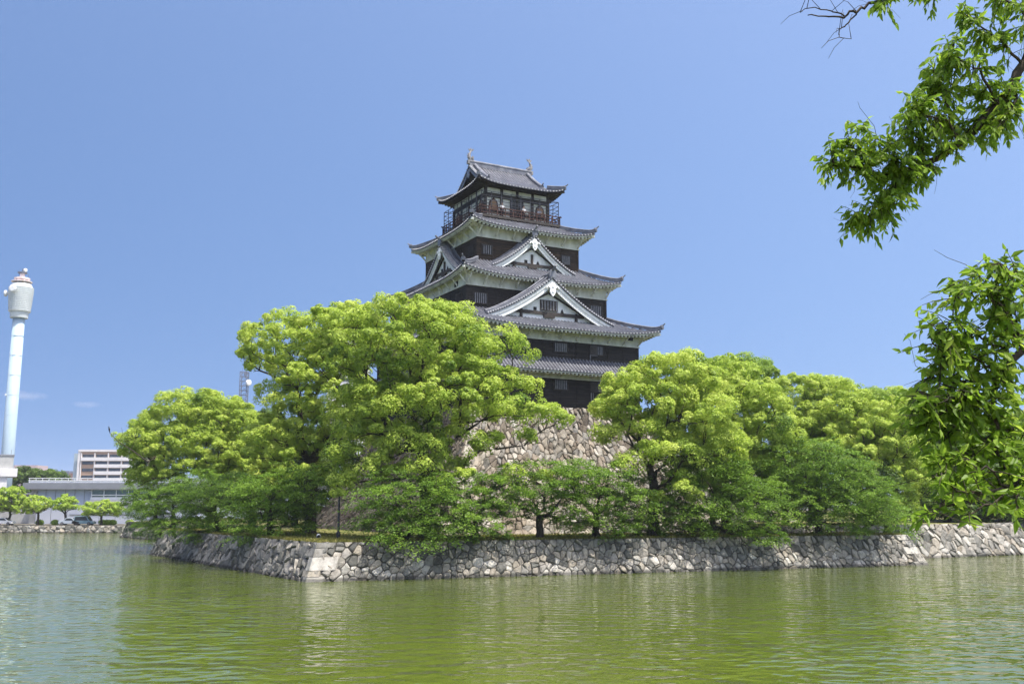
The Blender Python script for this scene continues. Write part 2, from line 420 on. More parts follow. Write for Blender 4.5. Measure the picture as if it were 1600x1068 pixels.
class StoneWall:
    def __init__(s): s.V = []; s.F = []; s.A = []; s.n = 0
    def face(s, mapf, L, Hh, size, seed, depth=.10, aspect=1.3, gap=.018, tone=lambda x, y, r: r):
        """mapf(x, y, out) -> 3-D point"""
        rs = np.random.default_rng(seed)
        for q in voronoi_stones(L, Hh, size, rs, aspect):
            c = q.mean(0); k = len(q); rr = np.linalg.norm(q - c, axis=1).mean()
            g = gap * rs.uniform(.6, 1.5); f1 = max(.5, 1 - g / rr); f2 = max(.3, 1 - (g + .10 * rr + .012) / rr)
            tx, ty = rs.normal(0, .20, 2); out = depth * rs.uniform(.6, 1.25)
            # chamfer corners for a rounder stone
            cf = rs.uniform(.06, .2); qq = np.array([(q[i] * (1 - cf) + q[(i + 1) % k] * cf, q[i] * cf + q[(i + 1) % k] * (1 - cf)) for i in range(k)]).reshape(-1, 2)
            k = len(qq)
            q2 = qq - c
            rings = [(f1, -.10), (f1 * .99, out * .25), (max(.4, f1 - .07), out * .72), (max(.3, f1 - .22), out * .96), (max(.15, f1 * .45), out * 1.06)]
            b = s.n
            for q_, (fr_, o_) in enumerate(rings):
                for x, y in c + q2 * fr_:
                    s.V.append(mapf(x, y, o_ + ((x - c[0]) * tx + (y - c[1]) * ty + rs.normal(0, .012)) * (q_ > 1)))
            m_ = len(rings)
            fs = [tuple(b + (m_ - 1) * k + i for i in range(k))]
            for r_ in range(m_ - 1):
                for i in range(k):
                    j = (i + 1) % k
                    fs.append((b + r_ * k + i, b + r_ * k + j, b + (r_ + 1) * k + j, b + (r_ + 1) * k + i))
            v = range(m_ * k)
            a = float(np.clip(tone(c[0], c[1], rs.random()), 0, 1))
            s.F.extend(fs); s.A.extend([a] * len(fs)); s.n += len(v)
    def build(s, name, mat, parent=None):
        me = bpy.data.meshes.new(name)
        me.from_pydata([tuple(p) for p in s.V], [], s.F); me.materials.append(mat)
        a = me.attributes.new("rnd", 'FLOAT', 'FACE'); a.data.foreach_set("value", np.array(s.A, np.float32))
        me.update()
        return link_mesh(name, me, parent)
def moat_face(sw, core, A, B, zt, bat, seed, size=.42, zb=-.7, tone=None, depth=.12):
    """battered wall over the water from A to B (plan points at water level, wall to the left of A->B is outside right)"""
    A = np.array(A, float); B = np.array(B, float); L = np.linalg.norm(B - A); e = (B - A) / L; n_in = np.array([-e[1], e[0]])
    H = zt - zb; sl = bat / zt
    outn = np.array([-n_in[0], -n_in[1], sl]); outn /= np.linalg.norm(outn)
    def mp(x, y, out):
        z = zb + y; p = A + e * x * 1.0 + n_in * (z * sl)
        # squeeze towards the mitred corners
        t = (x / L - .5) * 2
        p = p - e * t * (z * sl) * .5 * 1.6
        return np.array([p[0], p[1], z]) + outn * out
    sw.face(mp, L, H, size, seed, depth, tone=tone or (lambda x, y, r: r))
    core.grid([[mp(x, y, -.02) for x in (0, L)] for y in (0, H)])
UE = (K1 + W2N * 2 - P1) / np.linalg.norm(K1 + W2N * 2 - P1); NE = np.array([-UE[1], UE[0]])
def stone_wall_object(name, label, faces, mat='stone_grey', cat='stone wall', corner=None):
    root = empty(name, (0, 0, 0)); tag(root, label, cat)
    sw = StoneWall(); core = MB()
    for f in faces: moat_face(sw, core, *f[:-1], **f[-1])
    for C0, ea, na, eb, nb, courses in (corner or ()):
        Ai = np.linalg.inv(np.array([na, nb])); sl = BAT / ZI
        for (z0, z1, la, lb, tone) in courses:
            rows = []
            for z in (z0 + .02, z1 - .02):
                f = lambda o, z=z: Ai @ np.array([z * sl - o, z * sl - o])
                c = C0 + f(.17); q = C0 + f(-.5)
                rows.append([np.array([*p, z]) for p in (c, c + ea * la, q + ea * la, q, q + eb * lb, c + eb * lb)])
            b0 = sw.n; sw.V.extend([p for r in rows for p in r]); sw.n += 12
            fs = [(b0 + i, b0 + (i + 1) % 6, b0 + 6 + (i + 1) % 6, b0 + 6 + i) for i in range(6)] + [tuple(b0 + 6 + i for i in range(6))]
            sw.F.extend(fs); sw.A.extend([tone] * 7)
    sw.build("stones", M[mat], root); core.build("backing", M['joint'], root)
    return root
low_lit = lambda x, y, r: r * .75 + (.22 if y < 1.9 else 0)
sunlit_foot = lambda x, y, r: r * .8 + .2 * (y < 1.75)  # lower courses coloured paler, as if sunlit below the tree shade
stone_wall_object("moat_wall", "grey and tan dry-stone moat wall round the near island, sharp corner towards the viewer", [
    (P0, P1, ZI, BAT, 11, dict(tone=sunlit_foot)), (P3, P0, ZI, BAT, 12, dict(size=.5, tone=lambda x, y, r: r * .6)),  # left face stones darkened, its shade is put into the colour
    (P1, K1 + W2N * 2, ZI, BAT, 13, dict(tone=lambda x, y, r: r * .6)), (LB, P3, ZI, BAT, 14, dict(tone=lambda x, y, r: r * .6))],  # end faces get darker stones to stand for their shade
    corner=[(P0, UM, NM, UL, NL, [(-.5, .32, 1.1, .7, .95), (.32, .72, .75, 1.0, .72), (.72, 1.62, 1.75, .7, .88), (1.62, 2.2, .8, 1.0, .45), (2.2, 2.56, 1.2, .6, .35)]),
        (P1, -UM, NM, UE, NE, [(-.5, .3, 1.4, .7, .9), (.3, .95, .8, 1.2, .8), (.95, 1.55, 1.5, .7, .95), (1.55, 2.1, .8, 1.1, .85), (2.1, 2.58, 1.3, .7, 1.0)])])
stone_wall_object("moat_wall", "taller pale stone wall of the right-hand bank, behind the hanging twigs", [
    (K1 - W2D * 12, Q1, ZR, 1.3, 21, dict(size=.6, tone=lambda x, y, r: .3 + r * .7)), (Q1, Q2, ZR, 1.3, 22, dict(size=.72)), (Q2, Q3, ZR, 1.3, 23, dict(size=.8))])
stone_wall_object("moat_wall", "farther dark sloping stone wall seen past the left end of the near island wall", [
    (LA, LB, ZI, BAT, 31, dict(size=.65, tone=lambda x, y, r: r * .6)), (LC, LA, ZI, BAT, 32, dict(size=1.2))])  # long left face darkened, shade painted into its stone tone
FA = np.array([-150., SH]); FB = np.array([60., SH])
stone_wall_object("bank_wall", "low rough stone wall along the far bank below the parked cars", [
    ((-260., SH), (40., SH), ZF, .35, 41, dict(size=.6, zb=-.4, depth=.16))])

def inset_line(p, n, d): return p + n * d
isl = [P0 + (NM + NL) * .86, P1 + NM * 1.1 - UM * .9, K1 + W2N * 3, K1 + W2N * 3 + np.array([150, 90]), (160, 420), (-60, 420), LA + np.array([.9, .2]), LB + NL * 1.1, P3 + NL * 1.1 - UL * .8]
def island_ground():
    b = MB(); b.add([(p[0], p[1], ZI - .03) for p in isl], [tuple(range(len(isl)))])
    o = b.build("island_ground", M['grass_ground']); tag(o, kind="structure")
island_ground()
sheet("right_bank_ground", [K1 + W2N * 1.3 - W2D * 14, Q1 + W2N * 1.3 - W2D * 1.0, Q2 + np.array([-.6, 1.1]), Q3 + np.array([0, 1.5]), (400, 420), (40, 420), (10, 130)], ZR - .03, M['grass_ground'])
sheet("far_ground", [(-6000, SH + .3), (6000, SH + .3), (6000, 9000), (-6000, 9000)], ZF - .02, M['ground'])
sheet("far_road", [(-400, SH + 6.5), (-40, SH + 6.5), (-40, SH + 13), (-400, SH + 13)], ZF + .002, M['asphalt'])
sheet("near_ground", [(-400, -300), (400, -300), (400, 3.0), (-400, 3.0)], 3.4, M['grass_ground'])
stone_wall_object("moat_wall", "stone wall of the near bank below the viewer", [((200., 3.3), (-200., 3.3), 3.38, .3, 51, dict(size=1.6))])

# ------------------------------------------------------------------ castle tower
TH = R(28.41)
CX, CY = -1.365, 112.59
E3 = np.array([1., 0, 0]); N3 = np.array([0, 1., 0])
Z0 = 14.9
def side_frames(a, b):
    """four sides in the castle's own frame: (along, outward, half length, distance out)"""
    X = np.array([1., 0, 0]); Y = np.array([0, 1., 0])
    return [("front", X, -Y, a, b), ("right", Y, X, b, a), ("back", -X, Y, a, b), ("left", -Y, -X, b, a)]
castle = empty("castle_tower", (CX, CY, 0), TH)
tag(castle, "five-storey black-boarded castle keep with tiled roofs and white gables on the stone base", "castle tower")

def roof_part(name, mats, parent, b): return b.build(name, mats, parent)
def roof_slopes(surf, under, sides, D, zf, sp=.40, rib_w=.19, rib_h=.11, nseg=8, ns=28):
    """sides: list of (along, outward, half(d), dist_out). zf(d, sigma) height. d metres in from the eave"""
    for (e, n, half, do) in sides:
        def P(s, d, dz=0.0):
            h = half(d); return e * s + n * (do - d) + np.array([0, 0, zf(d, min(1, abs(s) / half(0))) + dz])
        ds = np.linspace(0, D, nseg + 1)
        surf.grid([[P(half(d) * sg, d) for sg in np.linspace(-1, 1, ns + 1)] for d in ds], 1)
        h0 = half(0); k = int(h0 / sp)
        fd = np.linspace(0, D, 61); hs = np.array([half(x) for x in fd])
        for i in range(-k, k + 1):
            s = i * sp + .0
            ok = np.where(hs >= abs(s) - 1e-6)[0]
            if len(ok) < 2: continue
            dm = fd[ok[-1]]
            m = max(2, int(math.ceil(nseg * dm / D)))
            pr = []
            for d in np.linspace(-.05, dm, m + 1):
                c = P(s, max(d, 0)) + (n * .05 if d < 0 else 0)
                pr.append([c - e * rib_w / 2, c - e * rib_w * .3 + [0, 0, rib_h], c + e * rib_w * .3 + [0, 0, rib_h], c + e * rib_w / 2])
            surf.grid(pr, 0)
            c = P(s, 0) + n * .055 + np.array([0, 0, .015]); r = .088
            surf.add([c + e * r * math.cos(a) + np.array([0, 0, r * math.sin(a)]) for a in np.linspace(0, 2 * math.pi, 8, endpoint=False)], [tuple(range(8))], 2)
        # tile front edge
        ss = np.linspace(-h0, h0, ns + 1)
        surf.grid([[P(s, 0, -.10) + n * .01 for s in ss], [P(s, 0, .015) + n * .01 for s in ss]], 1)
def sweep_ridge(b, pts, w, h, tip=True, mi=0):
    """stacked ridge tiles along pts, standing on the surface"""
    pts = [np.array(p, float) for p in pts]
    rows = []
    for i, p in enumerate(pts):
        t = pts[min(i + 1, len(pts) - 1)] - pts[max(i - 1, 0)]; t = t / np.linalg.norm(t)
        x = np.cross(t, (0, 0, 1)); x /= max(np.linalg.norm(x), 1e-6); z = np.cross(x, t)
        prof = [(-w / 2, -.05), (-w / 2, h * .62), (-w * .62, h * .66), (-w * .62, h * .8), (-w * .3, h), (w * .3, h), (w * .62, h * .8), (w * .62, h * .66), (w / 2, h * .62), (w / 2, -.05)]
        rows.append([p + x * q[0] + z * q[1] for q in prof])
    b.grid(rows, mi)
    b.add(rows[0], [tuple(range(10))], mi); b.add(rows[-1], [tuple(range(9, -1, -1))], mi)
def ridge_end(b, p, d, s=1.0, mi=0):
    """demon-tile block with a curled round tile on top; d = pointing outward"""
    p = np.array(p, float); d = np.array(d, float); d[2] = 0; d /= np.linalg.norm(d); x = np.cross(d, (0, 0, 1))
    b.prism([(-.26 * s, -.05 * s), (.26 * s, -.05 * s), (.3 * s, .25 * s), (.2 * s, .46 * s), (0, .58 * s), (-.2 * s, .46 * s), (-.3 * s, .25 * s)], p + d * .05, x, (0, 0, 1), .16 * s, mi)
    q = p + np.array([0, 0, .48 * s])
    b.tube([q - d * .25 * s, q + d * .05 * s, q + d * .3 * s + np.array([0, 0, .10 * s]), q + d * .48 * s + np.array([0, 0, .26 * s])], [.09 * s, .1 * s, .09 * s, .08 * s], 7, mi=mi)

ROOF_MATS = [M['tile'], M['tile_pan'], M['tile_end']]
def skirt_roof(label_name, ao, bo, zo, ai, bi, zi, wall_a, wall_b, up, band_z, dark=False, strut_sp=1.97, ridges=True):
    b = MB(); D = 1.0
    prof = lambda t: .72 * t + .28 * t * t
    slopes = []
    for (nm, e, n, ho, do), (_, _, _, hi, di) in zip(side_frames(ao, bo), side_frames(ai, bi)):
        slopes.append((nm, e, n, ho, do, hi, di))
    for (nm, e, n, ho, do, hi, di) in slopes:
        Dm = do - di
        half = lambda d, ho=ho, hi=hi, Dm=Dm: ho + (hi - ho) * d / Dm
        zf = lambda d, sg, Dm=Dm: zo + (zi - zo) * prof(d / Dm) + up * (sg ** 4) * (1 - d / Dm)
        roof_slopes(b, None, [(e, n, half, do)], Dm, zf)
    if ridges:
        for sx in (-1, 1):
            for sy in (-1, 1):
                pts = []
                for t in np.linspace(1, -.02, 12):
                    tt = max(t, 0)
                    pts.append((sx * (ao + (ai - ao) * t), sy * (bo + (bi - bo) * t), zo + (zi - zo) * prof(tt) + up * (1 - tt) + .02 + .16 * max(0, (.18 - t) / .18) ** 2))
                sweep_ridge(b, pts, .34, .36)
                dvec = np.array([sx * (ao - ai), sy * (bo - bi), 0])
                ridge_end(b, np.array(pts[-1]) + np.array([0, 0, .02]), dvec, .75)
    roof = b.build("roof", ROOF_MATS, castle)
    # eaves: white boards, rafters, soffit
    pl = M['wood_dark'] if dark else M['plaster_old']
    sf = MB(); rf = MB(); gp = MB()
    for (nm, e, n, ho, do), (_, _, _, hw, dw) in zip(side_frames(ao, bo), side_frames(wall_a, wall_b)):
        over = do - dw
        zsoff = lambda s, t: (zo + up * min(1, abs(s) / ho) ** 4 * (1 - t)) - .20 + (.42 * t)
        hh = lambda t: ho - .12 + (hw - ho + .12) * t
        sf.grid([[e * (hh(t) * sg) + n * (do - .12 - (over - .12) * t) + np.array([0, 0, zsoff(hh(t) * sg, t)]) for sg in np.linspace(-1, 1, 29)] for t in (0, .5, 1)])
        # fascia board
        rows = [[e * (hh(0) * sg) + n * (do - .115 + o) + np.array([0, 0, zsoff(hh(0) * sg, 0) + dz]) for sg in np.linspace(-1, 1, 29)] for o, dz in ((0, -.02), (.03, -.02), (.03, .10), (0, .10))]
        sf.grid(rows)
        k = int((ho - .3) / .46)
        for i in range(-k, k + 1):
            s = i * .46 + .23
            if abs(s) > ho - .25: continue
            t1 = 1.0
            if abs(s) > hw: t1 = max(.25, (ho - abs(s)) / (ho - hw))
            p0 = e * s + n * (do - .17) + np.array([0, 0, zsoff(s, 0) - .10]); p1 = e * s + n * (do - .17 - (over - .17) * t1) + np.array([0, 0, zsoff(s, t1) - .10])
            rf.bar(p0, p1, .20, .17)
        gp.grid([[e * ((ho - .5) * sg) + n * (do - .42) + np.array([0, 0, zsoff((ho - .5) * sg, .2) + dz]) for sg in np.linspace(-1, 1, 25)] for dz in (-.19, .02)])  # dark strip behind the rafter ends, stands in for shade in the deep gaps
    for sx in (-1, 1):
        for sy in (-1, 1):
            rf.bar((sx * (ao - .05), sy * (bo - .05), zo + up - .34), (sx * wall_a, sy * wall_b, zo + .05), .26, .26)
    s1 = sf.build("soffit", pl, roof); rf.build("rafters", pl, roof); gp.build("rafter_gap_shade", M['wood_dark'], roof)
    if band_z is not None:
        for (nm, e, n, ho, do), (_, _, _, hw, dw) in zip(side_frames(ao, bo), side_frames(wall_a, wall_b)):
            if nm not in ("front", "left"): continue
            k = int(round(2 * hw / strut_sp))
            for i in range(k + 1):
                s = -hw + .06 + (2 * hw - .12) * i / k
                st = MB()
                st.bar(e * s + n * (dw + .05) + np.array([0, 0, band_z + .18]), e * s + n * (dw + (do - dw) * .72) + np.array([0, 0, zo - .10]), .12, .14)
                st.build("bracket", pl, roof)
    return roof
def storey(a, b, z0, z1, band_z, wood, band_top):
    w = MB()
    for (nm, e, n, hl, do) in side_frames(a, b):
        # lapped boards: real overlapping steps
        nb = int((band_z - z0) / .25); hgt = (band_z - z0) / nb
        rows = []
        for i in range(nb):
            for dz, o in ((0, .035), (hgt - .012, .0)):
                rows.append([e * (hl * sg) + n * (do + o) + np.array([0, 0, z0 + i * hgt + dz]) for sg in (-1, 1)])
        rows.append([e * (hl * sg) + n * do + np.array([0, 0, band_z]) for sg in (-1, 1)])
        w.grid(rows)
        k = int(round(2 * hl / 1.97))
        for i in range(k + 1):
            s = -hl + 2 * hl * i / k
            w.box(e * s + n * (do + .035) + np.array([0, 0, (z0 + band_z) / 2]), (.07, .05, band_z - z0), (e, n, (0, 0, 1)))
        for sg in (-1, 1):
            w.box(e * (sg * (hl - .06)) + n * (do + .02) + np.array([0, 0, (z0 + band_z) / 2]), (.18, .10, band_z - z0 - .01), (e, n, (0, 0, 1)))
    wall = w.build("wall", wood, castle)
    p = MB()
    for (nm, e, n, hl, do) in side_frames(a + .06, b + .06):
        p.grid([[e * (hl * sg) + n * do + np.array([0, 0, z]) for sg in (-1, 1)] for z in (band_z, band_top)])
        p.box(e * 0 + n * (do + .03) + np.array([0, 0, band_z + .05]), (2 * hl + .16, .09, .12), (e, n, (0, 0, 1)))
    p.build("plaster_band", M['plaster_old'], wall)
    return wall
def window(wall, face, s, z0, z1, w, a, b, nb=6, shut=0.0, bright=True):
    for (nm, e, n, hl, do) in side_frames(a, b):
        if nm != face: continue
        fr = MB(); zc = (z0 + z1) / 2
        fr.box(e * s + n * (do + .045) + np.array([0, 0, zc]), (w, .05, z1 - z0), (e, n, (0, 0, 1)))
        win = fr.build("window", M['void'], castle)
        fm = MB(); t = .09
        for sg in (-1, 1):
            fm.box(e * (s + sg * (w / 2 + t / 2)) + n * (do + .06) + np.array([0, 0, zc]), (t, .13, z1 - z0 + 2 * t), (e, n, (0, 0, 1)))
            fm.box(e * s + n * (do + .06) + np.array([0, 0, zc + sg * ((z1 - z0) / 2 + t / 2)]), (w, .12, t), (e, n, (0, 0, 1)))
        fm.build("frame", M['wood_dark'], win)
        br = MB()
        for i in range(nb):
            x = s - w / 2 + (i + .7) * w / (nb + .4)
            br.box(e * x + n * (do + .10) + np.array([0, 0, zc]), (.10, .07, z1 - z0 - .005), (e, n, (0, 0, 1)))
        br.build("bars", M['bars'] if bright else M['wood_dark'], win)
        if shut:
            sh = MB(); sh.box(e * (s - shut) + n * (do + .13) + np.array([0, 0, zc - .02]), (w * .55, .05, z1 - z0), (e, n, (0, 0, 1))); sh.build("shutter", M['wood_dark'], win)
        return win

# walls
w1 = storey(9.8, 13.2, Z0, 18.9, 17.86, M['wood_black'], 18.85)
w2 = storey(9.8, 13.2, 19.5, 23.4, 21.75, M['wood_black'], 23.2)
w3 = storey(8.62, 8.94, 24.2, 29.2, 27.62, M['wood_black'], 29.25)
w4 = storey(6.37, 6.8, 30.3, 35.2, 33.56, M['wood_brown'], 35.15)
for s, sh in ((-4.3, 0), (.05, 0), (4.45, .42), (-8.3, 0)):
    window(w1, "front", s, 16.78, 17.7, 1.55, 9.8, 13.2, 7, sh); window(w2, "front", s, 20.65, 21.5, 1.55, 9.8, 13.2, 7, sh)
for s in (-9, -4, 1, 6, 10.5):
    window(w1, "left", s, 16.78, 17.7, 1.55, 9.8, 13.2, 7, 0, False); window(w2, "left", s, 20.65, 21.5, 1.55, 9.8, 13.2, 7, 0, False)
for s in (-7.05, 7.2): window(w3, "front", s, 25.8, 26.85, 1.55, 8.62, 8.94, 6)
for s in (7.2, -7.0): window(w3, "left", s, 25.8, 26.9, 1.2, 8.62, 8.94, 4, 0, False)
for s in (-5.2, 4.7): window(w4, "front", s, 31.75, 32.7, 1.15, 6.37, 6.8, 4)
for s in (5.4, -4.6): window(w4, "left", s, 31.75, 32.75, 1.0, 6.37, 6.8, 4, 0, False)
# storey details: loopholes
for s, z in ((-2.2, 16.9), (2.0, 16.6), (2.1, 20.6), (8.3, 20.4), (-6.4, 20.6)):
    h = MB(); h.box((s, -13.24, z), (.24, .06, .24)); h.build("loophole", M['void'], w1)
v = MB(); v.box((8.7, -13.30, 22.72), (.75, .08, .5)); v.build("vent", M['void'], w2)
v = MB(); v.box((-8.71, -6.6, 28.1), (.08, .75, .55)); v.build("vent", M['void'], w3)
dp = MB()
dp.bar((3.62, -13.32, 20.55), (3.62, -13.32, 19.95), .07); dp.bar((3.62, -13.36, 20.52), (4.5, -13.36, 20.52), .05); dp.build("downpipe", M['bars'], castle); dp = MB(); dp.bar((3.66, -13.34, 16.6), (3.66, -13.34, 15.4), .08); dp.bar((3.9, -13.34, 16.6), (3.9, -13.34, 15.1), .05)
dp.build("downpipe", M['bars'], castle)

# roofs
skirt_roof("pent", 11.4, 14.8, 18.52, 9.82, 13.22, 19.95, 9.8, 13.2, .25, 17.86)
skirt_roof("second", 11.57, 15.0, 22.78, 8.62, 8.94, 25.35, 9.8, 13.2, .70, 21.75)
skirt_roof("third", 9.72, 10.45, 28.78, 6.37, 6.8, 31.05, 8.62, 8.94, .75, 27.62)
skirt_roof("fourth", 7.75, 8.28, 34.72, 4.9, 4.9, 36.45, 6.37, 6.8, .68, 33.56)

# gables
def gable(face_n, along, c_s, nplane, za, zb, hw, depth, pend=True, window_w=0, ridge_len=None, wall_in=.75, board=.85, scale=1.0):
    """dormer gable: rake plane at distance nplane along face_n; roof runs back by depth"""
    e = np.array(along, float); n = np.array(face_n, float)
    curve = lambda q: zb + (za - zb) * (.68 * (1 - q) + .32 * (1 - q) ** 2.2) + .10 * q ** 6
    P = lambda s, k, dz=0: e * (c_s + s) + n * (nplane - k) + np.array([0, 0, curve(abs(s) / hw) + dz])
    root_b = MB()
    ss = np.linspace(0, hw, 13)
    ks = np.linspace(0, depth, 5)
    for sg in (-1, 1):
        root_b.grid([[P(sg * s, k) for s in ss] for k in ks], 1)
        m = int(depth / .34)
        for i in range(2, m):
            k = i * .34
            rows = []
            for s in ss:
                c = P(sg * s, k); rows.append([c - n * .085, c - n * .05 + [0, 0, .10], c + n * .05 + [0, 0, .10], c + n * .085])
            root_b.grid(rows, 0)
        # rake edge: a row of short round tiles pointing out of the gable, and a roll above them
        L = np.linalg.norm(np.diff([P(sg * s, 0) for s in np.linspace(0, hw, 60)], axis=0), axis=1).sum(); cnt = int(L / .31)
        for i in range(cnt):
            s = hw * (i + .6) / cnt
            c = P(sg * s, 0, .03)
            t = P(sg * min(hw, s + .05), 0) - P(sg * (s - .05), 0); t /= np.linalg.norm(t)
            root_b.bar(c + n * .22, c - n * .75, .15, .13, up=np.cross(n, t) * (1 if np.cross(n, t)[2] > 0 else -1), mi=2 if True else 0)
            root_b.add([c + n * .225 + t * .10 * math.cos(a) + np.cross(n, t) * .10 * math.sin(a) for a in np.linspace(0, 2 * math.pi, 7, endpoint=False)], [tuple(range(7))], 2)
        root_b.grid([[P(sg * s, -.16, -.16) for s in ss], [P(sg * s, -.16, .0) for s in ss], [P(sg * s, 0.5, .02) for s in ss]], 1)
        sweep_ridge(root_b, [P(sg * s, .62, .10) for s in np.linspace(.1, hw * .97, 14)], .26, .22)
        sweep_ridge(root_b, [P(sg * s, 1.25, .06) for s in np.linspace(.1, hw * .93, 14)], .34, .40)
    rl = ridge_len or depth
    sweep_ridge(root_b, [e * c_s + n * (nplane + .05 - k) + np.array([0, 0, za + .02]) for k in np.linspace(0, rl, 6)], .36 * scale, .55 * scale)
    ridge_end(root_b, e * c_s + n * (nplane + .1) + np.array([0, 0, za + .02]), n, 1.5 * scale)
    g = root_b.build("gable", ROOF_MATS, castle)
    bb = MB()                                     # bargeboards, two stepped layers
    for lo, hi_, out in ((.10, board, -.04), (.10, board * .42, .05)):
        for sg in (-1, 1):
            top = [P(sg * s, -out, -.16) for s in np.linspace(0, hw * .985, 20)]
            bot = [P(sg * s, -out, -.16 - hi_ * (1.15 - .15 * s / hw)) for s in np.linspace(0, hw * .985, 20)]
            topb = [p - n * .10 for p in top]; botb = [p - n * .10 for p in bot]
            bb.grid([topb, top, bot, botb, topb])
    bb.build("bargeboard", M['plaster'], g)
    wb = MB()                                     # recessed plaster face
    wp = [(s, curve(abs(s) / hw) - .2) for s in np.linspace(-hw * .95, hw * .95, 25)]
    wb.prism([(-hw * .95, zb - .9)] + wp + [(hw * .95, zb - .9)], e * c_s + n * (nplane - wall_in), e, (0, 0, 1), .1)
    wb.build("gable_wall", M['plaster'], g)
    tb = MB(); zbm = zb + (za - zb) * .18; wb_ = hw * .66
    O = e * c_s + n * (nplane - wall_in + .12)
    tb.box(O + np.array([0, 0, zbm]), (wb_ * 1.7, .22, .34 * scale), (e, n, (0, 0, 1)))
    tb.box(O + n * .06 + np.array([0, 0, zbm - .3 * scale]), (1.3 * scale, .24, .34 * scale), (e, n, (0, 0, 1)))
    for sg in (-1, 1):
        tb.box(O + e * (sg * wb_ * .66) + np.array([0, 0, zbm - .25]), (.24, .3, 1.0 * scale), (e, n, (0, 0, 1)))
        a = O + e * (sg * wb_ * .86) + np.array([0, 0, zbm + .1]); top = O + np.array([0, 0, zb + (za - zb) * .66])
        tb.bar(a + n * -.01, top + n * -.01, .16, .2, up=n)
    if window_w:
        tb.box(O + np.array([0, 0, zbm + .3 + .55 * scale]), (window_w, .16, 1.15 * scale), (e, n, (0, 0, 1)))
    else:
        tb.box(O + np.array([0, 0, zbm + .75 * scale]), (.24, .2, 1.3 * scale), (e, n, (0, 0, 1)))
    tb.build("gable_beam", M['wood_dark'], g)
    if window_w:
        lb = MB()
        for i in range(6):
            lb.box(O + e * (-window_w / 2 + (i + .5) * window_w / 6) + n * .10 + np.array([0, 0, zbm + .3 + .55 * scale]), (.11, .07, 1.0 * scale), (e, n, (0, 0, 1)))
        lb.build("lattice", M['bars'], g)
    for sg, tri in ((-1, False), (1, True)):
        hb = MB(); q = O + e * (sg * (window_w / 2 + .6 if window_w else .75)) + n * -.04 + np.array([0, 0, zbm + .42 * scale])
        hb.prism([(-.2, -.2), (.2, -.2), (0, .22)] if tri else [(-.17, -.17), (.17, -.17), (.17, .17), (-.17, .17)], q, e, (0, 0, 1), .1)
        hb.build("loophole", M['void'], g)
    # carved pendant
    pb = MB(); ps = scale
    half = [(0, -.95), (.13, -.80), (.30, -.55), (.36, -.28), (.30, -.08), (.40, .02), (.62, .02), (.78, -.10), (.80, .06), (.62, .22), (.38, .26), (.26, .42), (.16, .62), (.06, .52), (0, .66)]
    poly = [(x * ps, y * ps) for x, y in half] + [(-x * ps, y * ps) for x, y in half[-2:0:-1]]
    pz = za - .16 - board * 1.15 - .12 * ps
    pb.prism(poly, e * c_s + n * (nplane + .16) + np.array([0, 0, pz]), e, (0, 0, 1), .14)
    for x, y, r in ((0, .12, .15), (0, -.42, .16), (.55, .1, .08), (-.55, .1, .08)):
        pb.lathe([(r * ps, -.0), (r * ps * .8, .05), (r * ps * .3, .08)], (0, 0, 0), 8)
        k = 24; base = pb.n - k
        cc = e * (c_s + x * ps) + n * (nplane + .23) + np.array([0, 0, pz + y * ps])
        for i in range(base, pb.n):
            q = pb.v[i]; pb.v[i] = tuple(cc + e * q[0] + np.array([0, 0, q[1]]) + n * q[2])
    pb.build("gable_pendant", M['ornament'], g)
    return g
gable((0, -1, 0), (1, 0, 0), 0.0, 11.7, 28.75, 24.15, 7.7, 3.6, window_w=2.1, wall_in=.8, board=.76, scale=1.0, ridge_len=3.2)
gable((0, -1, 0), (1, 0, 0), 0.0, 7.95, 34.2, 30.25, 5.2, 1.6, wall_in=.6, board=.60, scale=.85, ridge_len=1.4)
gable((-1, 0, 0), (0, -1, 0), 0.0, 7.55, 34.1, 30.25, 4.6, 1.5, wall_in=.6, board=.60, scale=.85, ridge_len=1.3)
gable((-1, 0, 0), (0, -1, 0), 2.6, 10.3, 26.4, 24.3, 3.4, 2.2, wall_in=.5, board=.5, scale=.6, ridge_len=2.0)

# top storey, balcony
tw = MB()
for (nm, e, n, hl, do) in side_frames(4.0, 4.0):
    tw.box(n * do + np.array([0, 0, 39.95]), (2 * hl, .2, 1.1), (e, n, (0, 0, 1)))
    for i in range(5):
        s = -hl + 2 * hl * i / 4
        tw.box(e * s + n * (do + .02) + np.array([0, 0, 38.1]), (.26, .28, 2.75), (e, n, (0, 0, 1)))
    for z in (36.95, 37.55, 39.25):
        tw.box(n * (do + .01) + np.array([0, 0, z]), (2 * hl, .22, .16), (e, n, (0, 0, 1)))
top_wall = tw.build("wall", M['wood_dark'], castle)
pw = MB()
for (nm, e, n, hl, do) in side_frames(4.0, 4.0):
    pw.box(n * (do - .06) + np.array([0, 0, 38.0]), (2 * hl - .1, .08, 2.6), (e, n, (0, 0, 1)))
pw.build("plaster_panel", M['plaster_old'], top_wall)
bz = MB()
for (nm, e, n, hl, do) in side_frames(4.0, 4.0):
    for i in range(4):
        bz.box(e * (-hl + 1 + 2 * i) + n * (do + .11) + np.array([0, 0, 39.95]), (1.6, .04, .55), (e, n, (0, 0, 1)))
bz.build("plaster_band", M['plaster_old'], top_wall)
